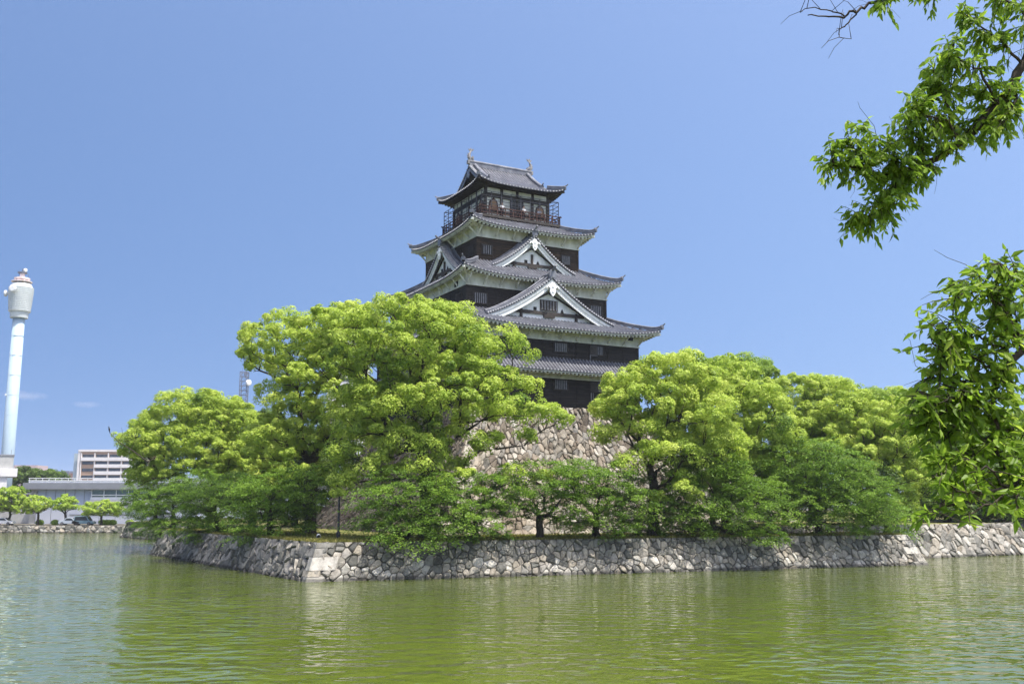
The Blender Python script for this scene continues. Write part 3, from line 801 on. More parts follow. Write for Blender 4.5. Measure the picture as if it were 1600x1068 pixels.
def katomado(face, s):
    for (nm, e, n, hl, do) in side_frames(4.0, 4.0):
        if nm != face: continue
        out = [(-.62, -.75), (.62, -.75), (.55, .1), (.42, .45), (.18, .58), (0, .78), (-.18, .58), (-.42, .45), (-.55, .1)]
        b = MB(); b.prism(out, e * s + n * (do + .02) + np.array([0, 0, 38.4]), e, (0, 0, 1), .1); w = b.build("window", M['rail'], castle)
        inn = [(x * .72, y * .75 - .03) for x, y in out]
        c = MB(); c.prism(inn, e * s + n * (do + .05) + np.array([0, 0, 38.4]), e, (0, 0, 1), .1); c.build("pane", M['tan_wood'], w)
M['tan_wood'] = simple('tan_shutter', [(.3, (.22, .13, .07)), (.7, (.34, .21, .12))], scale=(1, 1, 4), nscale=4)
for fc in ("front", "left", "right"):
    katomado(fc, -3.0 if fc == "front" else 3.0); katomado(fc, 3.0 if fc == "front" else -3.0)
dr = MB(); dr.box((0, -4.03, 38.2), (1.75, .06, 2.1)); door = dr.build("door", M['void'], castle)
lt = MB()
for i in range(9): lt.box((-.8 + i * .2, -4.08, 38.5), (.04, .04, 1.5))
for i in range(6): lt.box((0, -4.10, 37.9 + i * .25), (1.75, .03, .04))
lt.build("lattice", M['bars'], door)
fl = MB(); fl.box((0, 0, 36.72), (10.3, 10.3, .16)); 
for (nm, e, n, hl, do) in side_frames(5.15, 5.15):
    fl.box(n * do + np.array([0, 0, 36.6]), (2 * hl - .01 if nm in ("front", "back") else 2 * hl - .5, .2, .26), (e, n, (0, 0, 1)))
    for i in range(12): fl.box(e * (-hl + .4 + i * (2 * hl - .8) / 11) + n * (do - .5) + np.array([0, 0, 36.48]), (.14, 1.0, .2), (e, n, (0, 0, 1)))
balc = fl.build("balcony", M['wood_dark'], castle)
rl = MB()
for (nm, e, n, hl, do) in side_frames(5.05, 5.05):
    for i in range(11):
        s = -hl + 2 * hl * i / 10
        rl.box(e * s + n * do + np.array([0, 0, 37.3]), (.10, .10, 1.0), (e, n, (0, 0, 1)))
    for z, t, x in ((37.72, .10, .25), (37.4, .08, 0), (37.0, .08, 0)):
        rl.box(n * (do + .002 * x) + np.array([0, 0, z]), (2 * hl + 2 * x, .09, t), (e, n, (0, 0, 1)))
    for i in range(22):
        s = -hl + 2 * hl * (i + .5) / 22
        rl.box(e * s + n * do + np.array([0, 0, 37.2]), (.05, .05, .36), (e, n, (0, 0, 1)))
rl.build("railing", M['rail'], balc)
cg = MB()
for (nm, e, n, hl, do) in side_frames(4.95, 4.95):
    for i in range(9):
        s = -hl + 2 * hl * i / 8
        cg.box(e * s + n * do + np.array([0, 0, 38.15]), (.06, .06, 2.75), (e, n, (0, 0, 1)))
    for z in (38.1, 38.5, 39.0, 39.5): cg.box(n * do + np.array([0, 0, z]), (2 * hl, .05, .05), (e, n, (0, 0, 1)))
    for i in (0, 4, 8):
        s = -hl + 2 * hl * i / 8
        cg.bar(e * s + n * do + np.array([0, 0, 39.5]), e * s * .82 + n * (do - .9) + np.array([0, 0, 39.5]), .05)
cg.build("safety_cage", M['steel'], balc)

# top hip-and-gable roof
EA, EB, ZE, UPT = 5.55, 5.42, 40.42, .62
GU = 4.05                                     # where the gable rake stands
pr5 = lambda d: ZE + 3.55 * (.52 * (d / EB) + .48 * (d / EB) ** 1.7)
tb = MB()
X = np.array([1., 0, 0]); Y = np.array([0, 1., 0])
zf_f = lambda d, sg: pr5(d) + UPT * sg ** 4 * max(0, 1 - d / 2.2)
half_f = lambda d: max(EA - d, GU)
for n_, e_ in ((-Y, X), (Y, -X)):
    roof_slopes(tb, None, [(e_, n_, half_f, EB)], EB, zf_f, nseg=12)
DS = EA - 3.55
for n_, e_ in ((X, Y), (-X, -Y)):
    roof_slopes(tb, None, [(e_, n_, lambda d: EB - d, EA)], DS, zf_f, nseg=6)
for sx in (-1, 1):
    for sy in (-1, 1):
        pts = [np.array([sx * (EA - t), sy * (EB - t), zf_f(max(t, 0), 1) + .02]) for t in np.linspace(1.5, -.02, 9)]
        sweep_ridge(tb, pts, .32, .36); ridge_end(tb, pts[-1], (sx, sy, 0), .75)
        dpts = [np.array([sx * (GU - .55), sy * (EB - d), pr5(d) + .03]) for d in np.linspace(EB - .1, 1.75, 12)]
        sweep_ridge(tb, dpts, .30, .42); ridge_end(tb, dpts[-1], (0, sy, 0), .8)
        # rake roll and short rake tiles
        cnt = 15
        for i in range(cnt):
            d = 1.3 + (EB - 1.5) * i / (cnt - 1)
            c = np.array([sx * GU, sy * (EB - d), pr5(d) + .05]); tb.bar(c + X * sx * .14, c - X * sx * .32, .14, .12, mi=2)
        rp = [np.array([sx * (GU + .1), sy * (EB - d), pr5(d)]) for d in np.linspace(1.25, EB, 12)]
        tb.grid([[p + (0, 0, -.16) for p in rp], [p + (0, 0, .02) for p in rp], [p - X * sx * .3 + (0, 0, .02) for p in rp]], 1)
sweep_ridge(tb, [(x, 0, pr5(EB) - .05) for x in np.linspace(-GU - .05, GU + .05, 5)], .46, .72)
top_roof = tb.build("roof", ROOF_MATS, castle)
for sx in (-1, 1):
    bb = MB()
    for sy in (-1, 1):
        top = [np.array([sx * (GU + .02), sy * (EB - d), pr5(d) - .16]) for d in np.linspace(1.45, EB, 14)]
        bot = [p - np.array([0, 0, .42]) for p in top]
        bb.grid([[p - X * sx * .1 for p in top], top, bot, [p - X * sx * .1 for p in bot]])
    bb.build("bargeboard", M['steel_blue'], top_roof)
    gw = MB(); gw.prism([(-3.9, pr5(1.5) - .9)] + [(sy_, pr5(EB - abs(sy_)) - .2) for sy_ in np.linspace(-3.8, 3.8, 15)] + [(3.9, pr5(1.5) - .9)], (sx * (GU - .55), 0, 0), Y, (0, 0, 1), .1); gw.build("gable_wall", M['wood_dark'], top_roof)
    pd = MB(); pd.prism([(0, -.6), (.28, -.2), (.2, .1), (.5, .2), (.2, .35), (0, .5), (-.2, .35), (-.5, .2), (-.2, .1), (-.28, -.2)], (sx * (GU + .12), 0, pr5(EB) - 1.0), Y, (0, 0, 1), .12); pd.build("gable_pendant", M['steel_blue'], top_roof)
sf = MB()
for (nm, e, n, ho, do), (_, _, _, hw, dw) in zip(side_frames(EA, EB), side_frames(4.0, 4.0)):
    zs = lambda s, t: ZE + UPT * min(1, abs(s) / ho) ** 4 * (1 - t) - .16 + .25 * t
    hh = lambda t: ho - .1 + (hw - ho + .1) * t
    sf.grid([[e * (hh(t) * sg) + n * (do - .1 - (do - .1 - dw) * t) + np.array([0, 0, zs(hh(t) * sg, t)]) for sg in np.linspace(-1, 1, 25)] for t in (0, .5, 1)])
    k = int((ho - .3) / .36)
    for i in range(-k, k + 1):
        s = i * .36; t1 = 1.0 if abs(s) < hw else max(.25, (ho - abs(s)) / (ho - hw))
        sf.bar(e * s + n * (do - .14) + np.array([0, 0, zs(s, 0) - .07]), e * s + n * (do - .14 - (do - .14 - dw) * t1) + np.array([0, 0, zs(s, t1) - .07]), .12, .12)
for sx in (-1, 1):
    for sy in (-1, 1): sf.bar((sx * (EA - .03), sy * (EB - .03), ZE + UPT - .3), (sx * 4, sy * 4, ZE + .05), .24, .24)
sf.build("soffit", M['wood_dark'], top_roof)
def shachi(x, d):
    b = MB(); z = pr5(EB) + .6
    pts = [(x + d * .62, 0, z + .12), (x + d * .35, 0, z + .18), (x + d * .02, 0, z + .30), (x - d * .2, 0, z + .62), (x - d * .18, 0, z + 1.0), (x - d * .02, 0, z + 1.32), (x + d * .1, 0, z + 1.55)]
    b.tube(pts, [.10, .26, .30, .26, .19, .13, .07], 8)
    # tail fins, back fins, pectoral fins
    b.prism([(0, 0), (.34 * d, .22), (.42 * d, .52), (.12 * d, .36), (-.02 * d, .62), (-.16 * d, .34), (-.44 * d, .40), (-.24 * d, .12)], (x + d * .08, 0, z + 1.42), X, (0, 0, 1), .07)
    b.prism([(-.2 * d, .3), (-.52 * d, .5), (-.38 * d, .66), (-.55 * d, .86), (-.36 * d, .95), (-.45 * d, 1.2), (-.2 * d, 1.1)], (x, 0, z), X, (0, 0, 1), .06)
    for s in (-1, 1): b.prism([(.1 * d, .1), (.45 * d, -.05), (.5 * d, .25), (.3 * d, .4)], (x - d * .1, s * .3, z + .35), X, (0, 0, 1), .06)
    b.box((x, 0, z - .15), (.9, .5, .55))
    zc = pr5(EB) + .2
    b.v = [(x + (q[0] - x) * .84, q[1] * .84, zc + (q[2] - zc) * .82) for q in b.v]
    b.build("fish_ornament", M['tile_fish'], top_roof)
shachi(-GU + .1, 1); shachi(GU - .1, -1)

# people on the balcony (small, behind the rail)
def person(name, xy, rz, label, shirt, lean=0.0, arm=0.5):
    c, s_ = math.cos(TH), math.sin(TH)
    p = empty(name, (CX + c * xy[0] - s_ * xy[1], CY + s_ * xy[0] + c * xy[1], 36.8), TH + rz); tag(p, label, "person")
    def skinned(nm, verts, edges, radii, mat, parent):
        me = bpy.data.meshes.new(nm); me.from_pydata(verts, edges, []); me.materials.append(mat)
        o = link_mesh(nm, me, parent)
        md = o.modifiers.new("skin", 'SKIN'); 
        for i, r in enumerate(radii): me.skin_vertices[0].data[i].radius = (r, r)
        me.skin_vertices[0].data[0].use_root = True
        o.modifiers.new("sub", 'SUBSURF').levels = 1
        return o
    J = [(0, 0, .92), (0, 0, 1.12), (0, -.02, 1.32), (0, -.02, 1.44), (0, -.02, 1.52), (0, -.05, 1.62), (0, -.04, 1.70),
         (-.17, -.02, 1.39), (-.23, -.08, 1.13), (-.18, -.30, 1.03 + arm * .12), (.17, -.02, 1.39), (.23, -.08, 1.13), (.18, -.30, 1.03 + arm * .12),
         (-.09, 0, .86), (-.10, -.02, .48), (-.10, .02, .08), (-.10, -.12, .04), (.09, 0, .86), (.10, -.02, .48), (.10, .02, .08), (.10, -.12, .04)]
    Ed = [(0, 1), (1, 2), (2, 3), (3, 4), (4, 5), (5, 6), (2, 7), (7, 8), (8, 9), (2, 10), (10, 11), (11, 12), (0, 13), (13, 14), (14, 15), (15, 16), (0, 17), (17, 18), (18, 19), (19, 20)]
    Rr = [.14, .13, .15, .07, .06, .095, .085, .06, .045, .035, .06, .045, .035, .085, .06, .045, .04, .085, .06, .045, .04]
    body = skinned("body", J, Ed, Rr, M['skin'], p)
    skinned("shirt", [J[i] for i in (0, 1, 2, 7, 8, 10, 11)] + [(0, -.02, 1.41)], [(0, 1), (1, 2), (2, 3), (3, 4), (2, 5), (5, 6), (2, 7)], [.16, .15, .17, .075, .06, .075, .06, .085], shirt, p)
    skinned("trousers", [J[0], J[13], J[14], J[15], J[17], J[18], J[19]], [(0, 1), (1, 2), (2, 3), (0, 4), (4, 5), (5, 6)], [.15, .10, .075, .06, .10, .075, .06], M['trousers'], p)
    skinned("hair", [(0, -.01, 1.66), (0, 0, 1.72), (0, -.04, 1.76)], [(0, 1), (1, 2)], [.10, .105, .09], M['hair'], p)
    return p
person("person", (-2.2, -4.6), 0, "visitor in a white shirt at the left of the top balcony rail", M['shirt_white'])
person("person", (.55, -4.62), .2, "visitor in a pale shirt at the middle of the top balcony rail", M['shirt_white'], arm=.2)
person("person", (2.6, -4.6), -.3, "visitor in a dark grey shirt right of the others on the top balcony", M['shirt_blue'])

# stone base of the castle
def castle_base():
    root = empty("stone_rampart", (CX, CY, 0), TH); tag(root, "tall warm-coloured dry-stone base with curved batter under the castle keep", "rampart")
    sw = StoneWall(); core = MB()
    HB = Z0 - (ZI - .35); K = 6.4
    spread = lambda h: K * (.55 * (1 - h / HB) + .45 * (1 - h / HB) ** 2.2)    # h from the bottom
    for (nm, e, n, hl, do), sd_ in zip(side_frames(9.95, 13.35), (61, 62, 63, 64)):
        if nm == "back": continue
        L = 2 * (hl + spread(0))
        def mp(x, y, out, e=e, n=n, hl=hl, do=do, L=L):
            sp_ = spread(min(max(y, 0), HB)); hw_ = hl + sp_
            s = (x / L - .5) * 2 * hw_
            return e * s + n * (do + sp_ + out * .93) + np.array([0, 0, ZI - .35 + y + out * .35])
        sw.face(mp, L, HB, .56, sd_, .17, tone=(lambda x, y, r: r * .45 + .02) if nm == "left" else (lambda x, y, r: .12 + .88 * r), gap=.02)  # left face coloured darker to stand for the side away from the sun
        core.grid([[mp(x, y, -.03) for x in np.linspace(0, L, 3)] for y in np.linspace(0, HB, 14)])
    # alternating long corner blocks
    for (sx, sy) in ((-1, -1), (1, -1)):
        y = 0.0; i = 0
        while y < HB - .3:
            hh = .85 + .25 * ((i * 37) % 5) / 5; y2 = min(HB, y + hh)
            A = []
            for yy in (y + .03, y2 - .03):
                sp_ = spread(yy); c = np.array([sx * (9.95 + sp_ + .13), sy * (13.35 + sp_ + .13), ZI - .35 + yy])
                lx, ly = (1.9, .95) if i % 2 else (.95, 1.9)
                A.append([c, c + (-sx * lx, 0, 0), c + (-sx * lx, -sy * ly, 0), c + (0, -sy * ly, 0)])
            b0 = sw.n; sw.V.extend([p for r in A for p in r]); sw.n += 8
            fs = [(b0, b0 + 1, b0 + 5, b0 + 4), (b0 + 1, b0 + 2, b0 + 6, b0 + 5), (b0 + 2, b0 + 3, b0 + 7, b0 + 6), (b0 + 3, b0, b0 + 4, b0 + 7), (b0 + 4, b0 + 5, b0 + 6, b0 + 7)]
            sw.F.extend(fs); sw.A.extend([.8 + .2 * ((i * 53) % 7) / 7] * 5); y = y2; i += 1
    st = sw.build("stones", M['stone_warm'], root); cr = core.build("backing", M['joint'], root)
    tp = MB(); tp.box((0, 0, Z0 - .14), (19.7, 26.5, .2)); tp.build("coping", M['stone_warm2'], root)
M['stone_warm2'] = simple('coping_stone', [(.3, (.20, .18, .15)), (.7, (.34, .31, .27))], nscale=1.5)
castle_base()

# low stone platform and tiled corridor right of the keep
def corridor():
    c, s_ = math.cos(TH), math.sin(TH)
    W = lambda x, y: (CX + c * x - s_ * y, CY + s_ * x + c * y)
    o = W(24.5, -2.0)
    r = empty("stone_platform", (o[0], o[1], 0), TH); tag(r, "low stone platform behind the trees right of the castle base", "stone platform")
    sw = StoneWall(); core = MB()
    def mp(x, y, out): return np.array([x - 9, -8 - .25 * (7 - y) - out, ZI - .3 + y])
    sw.face(mp, 18, 7, .8, 71, .14); core.grid([[mp(x, y, -.03) for x in (0, 18)] for y in (0, 7)])
    sw.build("stones", M['stone_grey'], r); core.box((0, 0, ZI + 3.1), (18, 15.9, 7.0)); core.build("backing", M['joint'], r)
    o2 = W(23.5, -4.0)
    t = empty("corridor_building", (o2[0], o2[1], ZI + 6.62), TH); tag(t, "low dark timber corridor with grey tiled roof glimpsed through the right-hand trees", "corridor building")
    w = MB(); w.box((0, 0, 1.3), (14, 4, 2.6)); wl = w.build("wall", M['wood_dark'], t)
    q = MB(); q.box((0, -2.03, 1.9), (14, .06, .9)); q.build("plaster_band", M['plaster'], wl)
    b = MB()
    roof_slopes(b, None, [(X, -Y, lambda d: 7.6, 2.8), (-X, Y, lambda d: 7.6, 2.8)], 2.8, lambda d, sg: 2.55 + .62 * d)
    sweep_ridge(b, [(x, 0, 4.25) for x in np.linspace(-7.6, 7.6, 4)], .35, .4)
    b.build("roof", ROOF_MATS, t)
corridor()

# ------------------------------------------------------------------ trees
def leaf_quads(c, n, L, W, rs, droop=0.0):
    """kite-shaped leaves: centres c, normals n"""
    k = len(c)
    t = rs.normal(size=(k, 3)); t[:, 2] -= droop
    t -= n * np.sum(t * n, 1, keepdims=True); t /= np.maximum(np.linalg.norm(t, axis=1, keepdims=True), 1e-6)
    b = np.cross(n, t)
    l = (L * rs.uniform(.7, 1.3, (k, 1))) / 2; w = (W * rs.uniform(.75, 1.25, (k, 1))) / 2
    return np.stack([c - t * l, c + b * w - t * l * .1, c + t * l, c - b * w - t * l * .1], 1)
def unit(v): return v / np.maximum(np.linalg.norm(v, axis=1, keepdims=True), 1e-9)

def grow_limbs(base, fork, targets, rs, r_trunk, tip=.03, step=.9, stems=1, spread=.8):
    """branch skeleton reaching every foliage puff; returns a mesh builder"""
    nodes = [np.array(base, float)]; par = [-1]; paths = []
    top = np.array(fork, float)
    m = max(3, int(np.linalg.norm(top - nodes[0]) / .8))
    idx = [0]
    for i in range(1, m + 1):
        t = i / m
        nodes.append(nodes[0] * (1 - t) + top * t + np.array([rs.normal(0, .07), rs.normal(0, .07), 0]) * (t < 1)); par.append(idx[-1]); idx.append(len(nodes) - 1)
    paths.append(idx); depth = [0.0] * len(nodes)
    f0 = idx[max(1, int(m * .55))]
    order = np.argsort(np.linalg.norm(targets - top, axis=1) + rs.normal(0, 1.0, len(targets)))
    free = set(idx[max(1, int(m * .5)):])
    for ti in order:
        T = targets[ti]; A = np.array(nodes)
        d = np.linalg.norm(A - T, axis=1) + .32 * np.array(depth) + np.where(A[:, 2] > T[2] + .4, 2.5 * (A[:, 2] - T[2]), 0)
        d[:f0] += 50
        j = int(np.argmin(d)); p = nodes[j]
        dist = np.linalg.norm(T - p)
        if dist < .3: continue
        k = max(2, int(dist / step)); pd = (p - nodes[par[j]]) if par[j] >= 0 else np.array([0, 0, 1.])
        pd = pd / max(np.linalg.norm(pd), 1e-6)
        ctrl = p + pd * dist * .30 + (T - p) * .22 + np.array([0, 0, .06 * dist])
        pp = [j]; last = j
        for i in range(1, k + 1):
            t = i / k; q = (1 - t) ** 2 * p + 2 * t * (1 - t) * ctrl + t * t * T
            if i < k: q = q + rs.normal(0, .045 * step + .012 * dist, 3)
            nodes.append(q); par.append(last); depth.append(depth[last] + dist / k); last = len(nodes) - 1; pp.append(last)
        paths.append(pp)
    n = len(nodes); w = np.zeros(n); E = 2.25
    for p in paths[1:]: w[p[-1]] += tip ** E
    w[paths[0][-1]] += tip ** E
    for i in range(n - 1, 0, -1): w[par[i]] += w[i]
    r = w ** (1 / E); sc = r_trunk / max(r[paths[0][1]], 1e-6)
    r = np.minimum(r * (1 + (sc - 1) * np.clip((r - tip) / max(r[0] - tip, 1e-6), 0, 1)), r_trunk)
    r[0] = r_trunk * 1.35
    b = MB()
    for k, p in enumerate(paths):
        rr = [r[i] for i in p]
        if k: rr[0] = min(rr[0], rr[1] * 1.25)
        if k: rr[-1] = min(rr[-1], tip * .6)
        b.tube([nodes[i] for i in p], rr, 9 if k == 0 else (6 if rr[0] > .09 else 5), cap=(k > 0))
    return b, nodes

def tree(name, label, cat, group, base, lobes, seed, mat, style='camphor', fork_h=.3, r_trunk=.5, puff=1.3, leaf=.21, dens=1.0, stems=1, inner=.38, minz=.4, cover=1.0, trunk_mat='bark', lean=(0, 0), tip=.03):
    """lobes: (px, py, depth offset m, rx px, ry px, r depth m) around the base's distance"""
    rs = np.random.default_rng(seed)
    base = np.array(base, float); D0 = base[1]
    Ls = []
    for (px, py, dd, rx, ry, rd) in lobes:
        d = D0 + dd; c = at_depth(px, py, d); Ls.append((c, np.maximum(np.array([rx / F * d, rd, ry / F * d]) - puff * (.38 if style == 'camphor' else .2), .4)))
    P = []; Nn = []
    area = 0
    for c, rad in Ls:
        ar = 4 * math.pi * ((rad[0] * rad[1]) ** 1.6 / 3 + (rad[0] * rad[2]) ** 1.6 / 3 + (rad[1] * rad[2]) ** 1.6 / 3) ** (1 / 1.6)
        n = int(ar / (puff * puff) * 6)
        u = unit(rs.normal(size=(n, 3)))
        u = u[(u[:, 2] > -.75) & ((u[:, 1] < .45) | (rs.random(n) < .4))]
        sh = np.where(rs.random(len(u)) < inner, rs.uniform(.35, .80, len(u)), rs.uniform(.84, 1.08, len(u)))
        P.append(c + u * rad * sh[:, None]); nn = unit(u / rad); Nn.append(nn)
    P = np.concatenate(P); Nn = np.concatenate(Nn)
    keep = P[:, 2] > base[2] + minz
    dmin = np.full(len(P), 9.0)
    for c, rad in Ls: dmin = np.minimum(dmin, np.linalg.norm((P - c) / rad, axis=1))
    keep &= (dmin > .6) | (rs.random(len(P)) < .3)
    P, Nn = P[keep], Nn[keep]
    perm = rs.permutation(len(P)); sel = []
    mind = puff * (.97 if style == 'camphor' else .95) / cover
    for i in perm:
        if not sel or np.min(np.linalg.norm(P[sel] - P[i], axis=1)) > mind: sel.append(i)
    P, Nn = P[sel], Nn[sel]
    K = len(P)
    fork = base + np.array([lean[0], lean[1], fork_h * (max(c[2] + r[2] for c, r in Ls) - base[2])])
    root = empty(name, base); tag(root, label, cat, group)
    lb, _ = grow_limbs(base, fork, P - np.array([0, 0, puff * .25]), rs, r_trunk, tip=tip)
    tr = lb.build("trunk", M[trunk_mat], None, smooth=True); tr.data.transform(__import__('mathutils').Matrix.Translation(-Vector(base))); tr.parent = root
    # leaves
    C = []; NN = []; A = []
    pr = rs.uniform(.5, 1.35, K) * puff; pv = rs.random(K); old = rs.random(K) > .10; tone0 = rs.uniform(-.09, .09)
    if style == 'camphor':
        for i in range(K):
            ax = unit((Nn[i] * .55 + np.array([0, 0, .75]))[None])[0]
            ns = rs.integers(8, 13)
            v = unit(rs.normal(size=(ns, 3)) * [1, 1, .8] + ax * 1.0)
            sc = P[i] + v * pr[i] * rs.uniform(.45, .85, (ns, 1)) * [1, 1, .72]
            sr = pr[i] * rs.uniform(.30, .50, ns); nl = max(8, int(78 * dens))
            w = unit(rs.normal(size=(ns, nl, 3)).reshape(-1, 3) + np.repeat(v * .35 + ax * .65, nl, 0)).reshape(ns, nl, 3)
            pos = sc[:, None, :] + w * sr[:, None, None] * rs.uniform(.72, 1.05, (ns, nl, 1)) * [1, 1, .85]
            C.append(pos.reshape(-1, 3)); NN.append(unit(w.reshape(-1, 3) + rs.normal(0, .28, (ns * nl, 3)) + [0, 0, .2]))
            A.append(np.clip((.62 if old[i] else .30) + tone0 + .34 * (pv[i] - .5) + rs.normal(0, .13, ns * nl) + np.repeat(rs.normal(0, .10, ns), nl), 0, 1))
    else:
        for i in range(K):
            out = Nn[i] * [1, 1, .1]; out = out / max(np.linalg.norm(out), .2)
            ns = rs.integers(4, 8); nl = int(46 * dens)
            for j in range(ns):
                L = pr[i] * rs.uniform(.8, 1.5); a = rs.uniform(0, 6.28); dirv = np.array([math.cos(a), math.sin(a), rs.uniform(-.25, .2)]) * .7 + out * .7
                t = rs.random(nl)[:, None] ** .8
                q = P[i] + rs.normal(0, .25, 3) * [1, 1, .6] + dirv * L * t + np.array([0, 0, -.34]) * L * t ** 2 + rs.normal(0, 1, (nl, 3)) * [.22, .22, .07] * pr[i]
                C.append(q); NN.append(unit(np.array([0, 0, 1.0]) + rs.normal(0, .38, (nl, 3)) + dirv * .15))
                A.append(np.clip(.42 + .5 * (pv[i] - .5) + rs.normal(0, .18, nl), 0, 1))
    C = np.concatenate(C); NN = np.concatenate(NN); A = np.concatenate(A)
    V = leaf_quads(C, NN, leaf, leaf * .55, rs, .4)
    me = quads_mesh("crown", V - base, M[mat], A)
    link_mesh("crown", me, root)
    return root, len(V)
NT = 0
def T(*a, **k):
    global NT
    r, n = tree(*a, **k); NT += n
    return r
G1 = "camphor trees on the castle island"; G2 = "cherry trees along the moat wall"; G3 = "small trees along the far bank"; G4 = "trees behind the right-hand bank"
CT = "tree"
T("camphor_tree", "largest camphor tree, broad yellow-green dome just left of the castle keep", CT, G1, front_pt(672, 6.0), [
    (625, 540, 0, 110, 68, 6), (715, 558, .5, 62, 56, 5), (690, 615, -1.5, 105, 62, 4.5), (605, 650, -1, 80, 62, 4.5), (815, 640, -1, 62, 26, 3), (650, 500, 1, 70, 36, 4), (700, 515, 1, 45, 34, 4), (790, 552, 0, 40, 34, 2.6), (782, 600, 0, 58, 28, 2.6),
    (650, 715, -3, 55, 45, 2.5), (565, 730, -2, 45, 40, 2.5), (735, 765, -3.5, 24, 20, 1.5), (825, 742, -2.5, 34, 9, 1.5), (770, 700, -2, 30, 10, 1.5), (700, 745, -3, 40, 30, 2.2), (850, 652, -1, 42, 20, 2.2), (800, 690, -2.5, 30, 9, 1.2), (720, 690, -2, 40, 26, 2), (545, 770, -3.5, 28, 18, 1.4)], 101, 'camphor', r_trunk=.62, fork_h=.24, tip=.036, cover=.9, inner=.24)
T("camphor_tree", "second large camphor, its left arm reaching into the sky above the low left trees", CT, G1, left_pt(492, 7.0), [
    (450, 545, 0, 80, 52, 5), (535, 520, 1, 75, 46, 5), (500, 615, -1, 84, 60, 5), (545, 660, -1.5, 60, 50, 4), (430, 690, -1, 46, 44, 4), (380, 522, 0, 24, 10, 1.3), (455, 690, -2.5, 60, 40, 3), (505, 735, -3, 40, 30, 2.5), (468, 600, 0, 34, 34, 4)], 102, 'camphor', r_trunk=.55, fork_h=.30, cover=.93, inner=.28)
T("camphor_tree", "camphor at the far left tip of the island with a bare twig sticking out", CT, G1, left_pt(345, 7.0), [
    (310, 655, 0, 85, 42, 5), (250, 690, -1, 55, 40, 4), (370, 672, 0, 55, 36, 5), (300, 715, -2, 95, 52, 5), (222, 700, -1, 30, 22, 2.2), (225, 745, -1, 32, 22, 2.5), (390, 720, -1, 60, 50, 4)], 103, 'camphor', r_trunk=.5, fork_h=.3)
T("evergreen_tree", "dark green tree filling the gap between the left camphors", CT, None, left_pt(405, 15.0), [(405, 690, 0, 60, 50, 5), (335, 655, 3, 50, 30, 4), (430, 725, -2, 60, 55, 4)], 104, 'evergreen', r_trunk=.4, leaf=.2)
T("camphor_tree", "camphor right of the keep with a forked trunk before the warm stone base", CT, G1, front_pt(1016, 2.5), [
    (1010, 625, 0, 70, 55, 4.5), (1055, 600, 1, 62, 46, 4.5), (1015, 580, 0, 28, 28, 3), (1075, 580, 1, 32, 26, 3), (965, 632, 0, 38, 34, 3), (1085, 660, 0, 60, 48, 4), (945, 690, -.5, 24, 16, 2), (1005, 682, -1.2, 46, 22, 2.4), (985, 725, -1.2, 30, 18, 1.8), (1040, 655, 1, 40, 30, 3), (1040, 712, -1.5, 50, 22, 3), (1055, 770, -2, 34, 32, 2), (1120, 700, 0, 45, 35, 3)], 105, 'camphor', r_trunk=.4, fork_h=.30)
T("camphor_tree", "camphor with a rounded crown second from the keep on its right", CT, G1, front_pt(1125, 8.0), [
    (1125, 612, 0, 75, 52, 5), (1165, 650, -1, 62, 56, 5), (1195, 690, -1, 40, 46, 4), (1120, 690, -2, 62, 44, 4), (1170, 725, -2, 44, 26, 3), (1100, 745, -2.5, 40, 28, 2.5)], 106, 'camphor', r_trunk=.48, fork_h=.35)
T("evergreen_tree", "green tree rising behind the second camphor right of the keep", CT, None, front_pt(1170, 30.0), [(1165, 600, 0, 55, 42, 6), (1120, 600, 0, 50, 38, 5)], 107, 'mid', r_trunk=.4)
T("camphor_tree", "tall camphor with a visible dark trunk fork, standing before open sky right of centre", CT, G1, front_pt(1256, 15.0), [
    (1245, 622, 0, 40, 36, 4), (1288, 618, 0, 38, 28, 4), (1265, 670, -1, 74, 46, 5), (1235, 720, -2, 50, 36, 4), (1300, 690, -1, 60, 46, 4), (1215, 665, 0, 36, 30, 3)], 108, 'camphor', r_trunk=.45, fork_h=.42)
T("camphor_tree", "camphor whose long right arm droops towards the right-hand bank wall", CT, G1, front_pt(1348, 9.0), [
    (1360, 660, 1, 72, 40, 5), (1330, 700, 0, 74, 44, 5), (1400, 705, 0, 50, 46, 4), (1430, 745, -1, 32, 40, 3), (1365, 750, -1.5, 62, 36, 3.5), (1405, 785, -2, 40, 18, 2.5), (1310, 650, 1, 45, 34, 4)], 109, 'camphor', r_trunk=.5, fork_h=.38)
# background greens at the right
for i, (px, py, dep, rx, ry, m_, lab) in enumerate([
    (1345, 640, 128, 70, 32, 'mid', "mid-green tree top showing between the right camphors"), (1400, 640, 136, 62, 30, 'camphor', "bright tree behind the drooping camphor, left of the hanging leaves"),
    (1455, 668, 132, 60, 46, 'evergreen', "dark evergreen behind the hanging leaves"), (1525, 690, 126, 62, 48, 'mid', "mid-green tree on the right bank beyond the hanging twigs"),
    (1585, 690, 134, 70, 46, 'camphor', "bright tree at the right edge of the picture"), (1660, 680, 128, 80, 50, 'mid', "mid-green tree just beyond the right edge"), (1480, 760, 116, 62, 46, 'evergreen', "low dark evergreen on the right bank close above its wall"),
    (1570, 765, 120, 70, 44, 'evergreen', "low dark evergreen near the right edge above the bank wall")]):
    b = at_depth(px, 800, dep); b[2] = ZR
    zt = at_depth(px, py, dep)[2]
    T("bank_tree", lab, CT, G4, b, [(px, py, 0, rx, ry, 6), (px - rx * .5, py + ry * .9, -1, rx * .7, ry, 5), (px + rx * .5, py + ry * 1.0, -1, rx * .7, ry, 5), (px, min(795, py + ry * 2.0), -1, rx * .9, ry * .9, 5)], 120 + i, m_, r_trunk=.4, leaf=.26, puff=1.5, dens=.8)
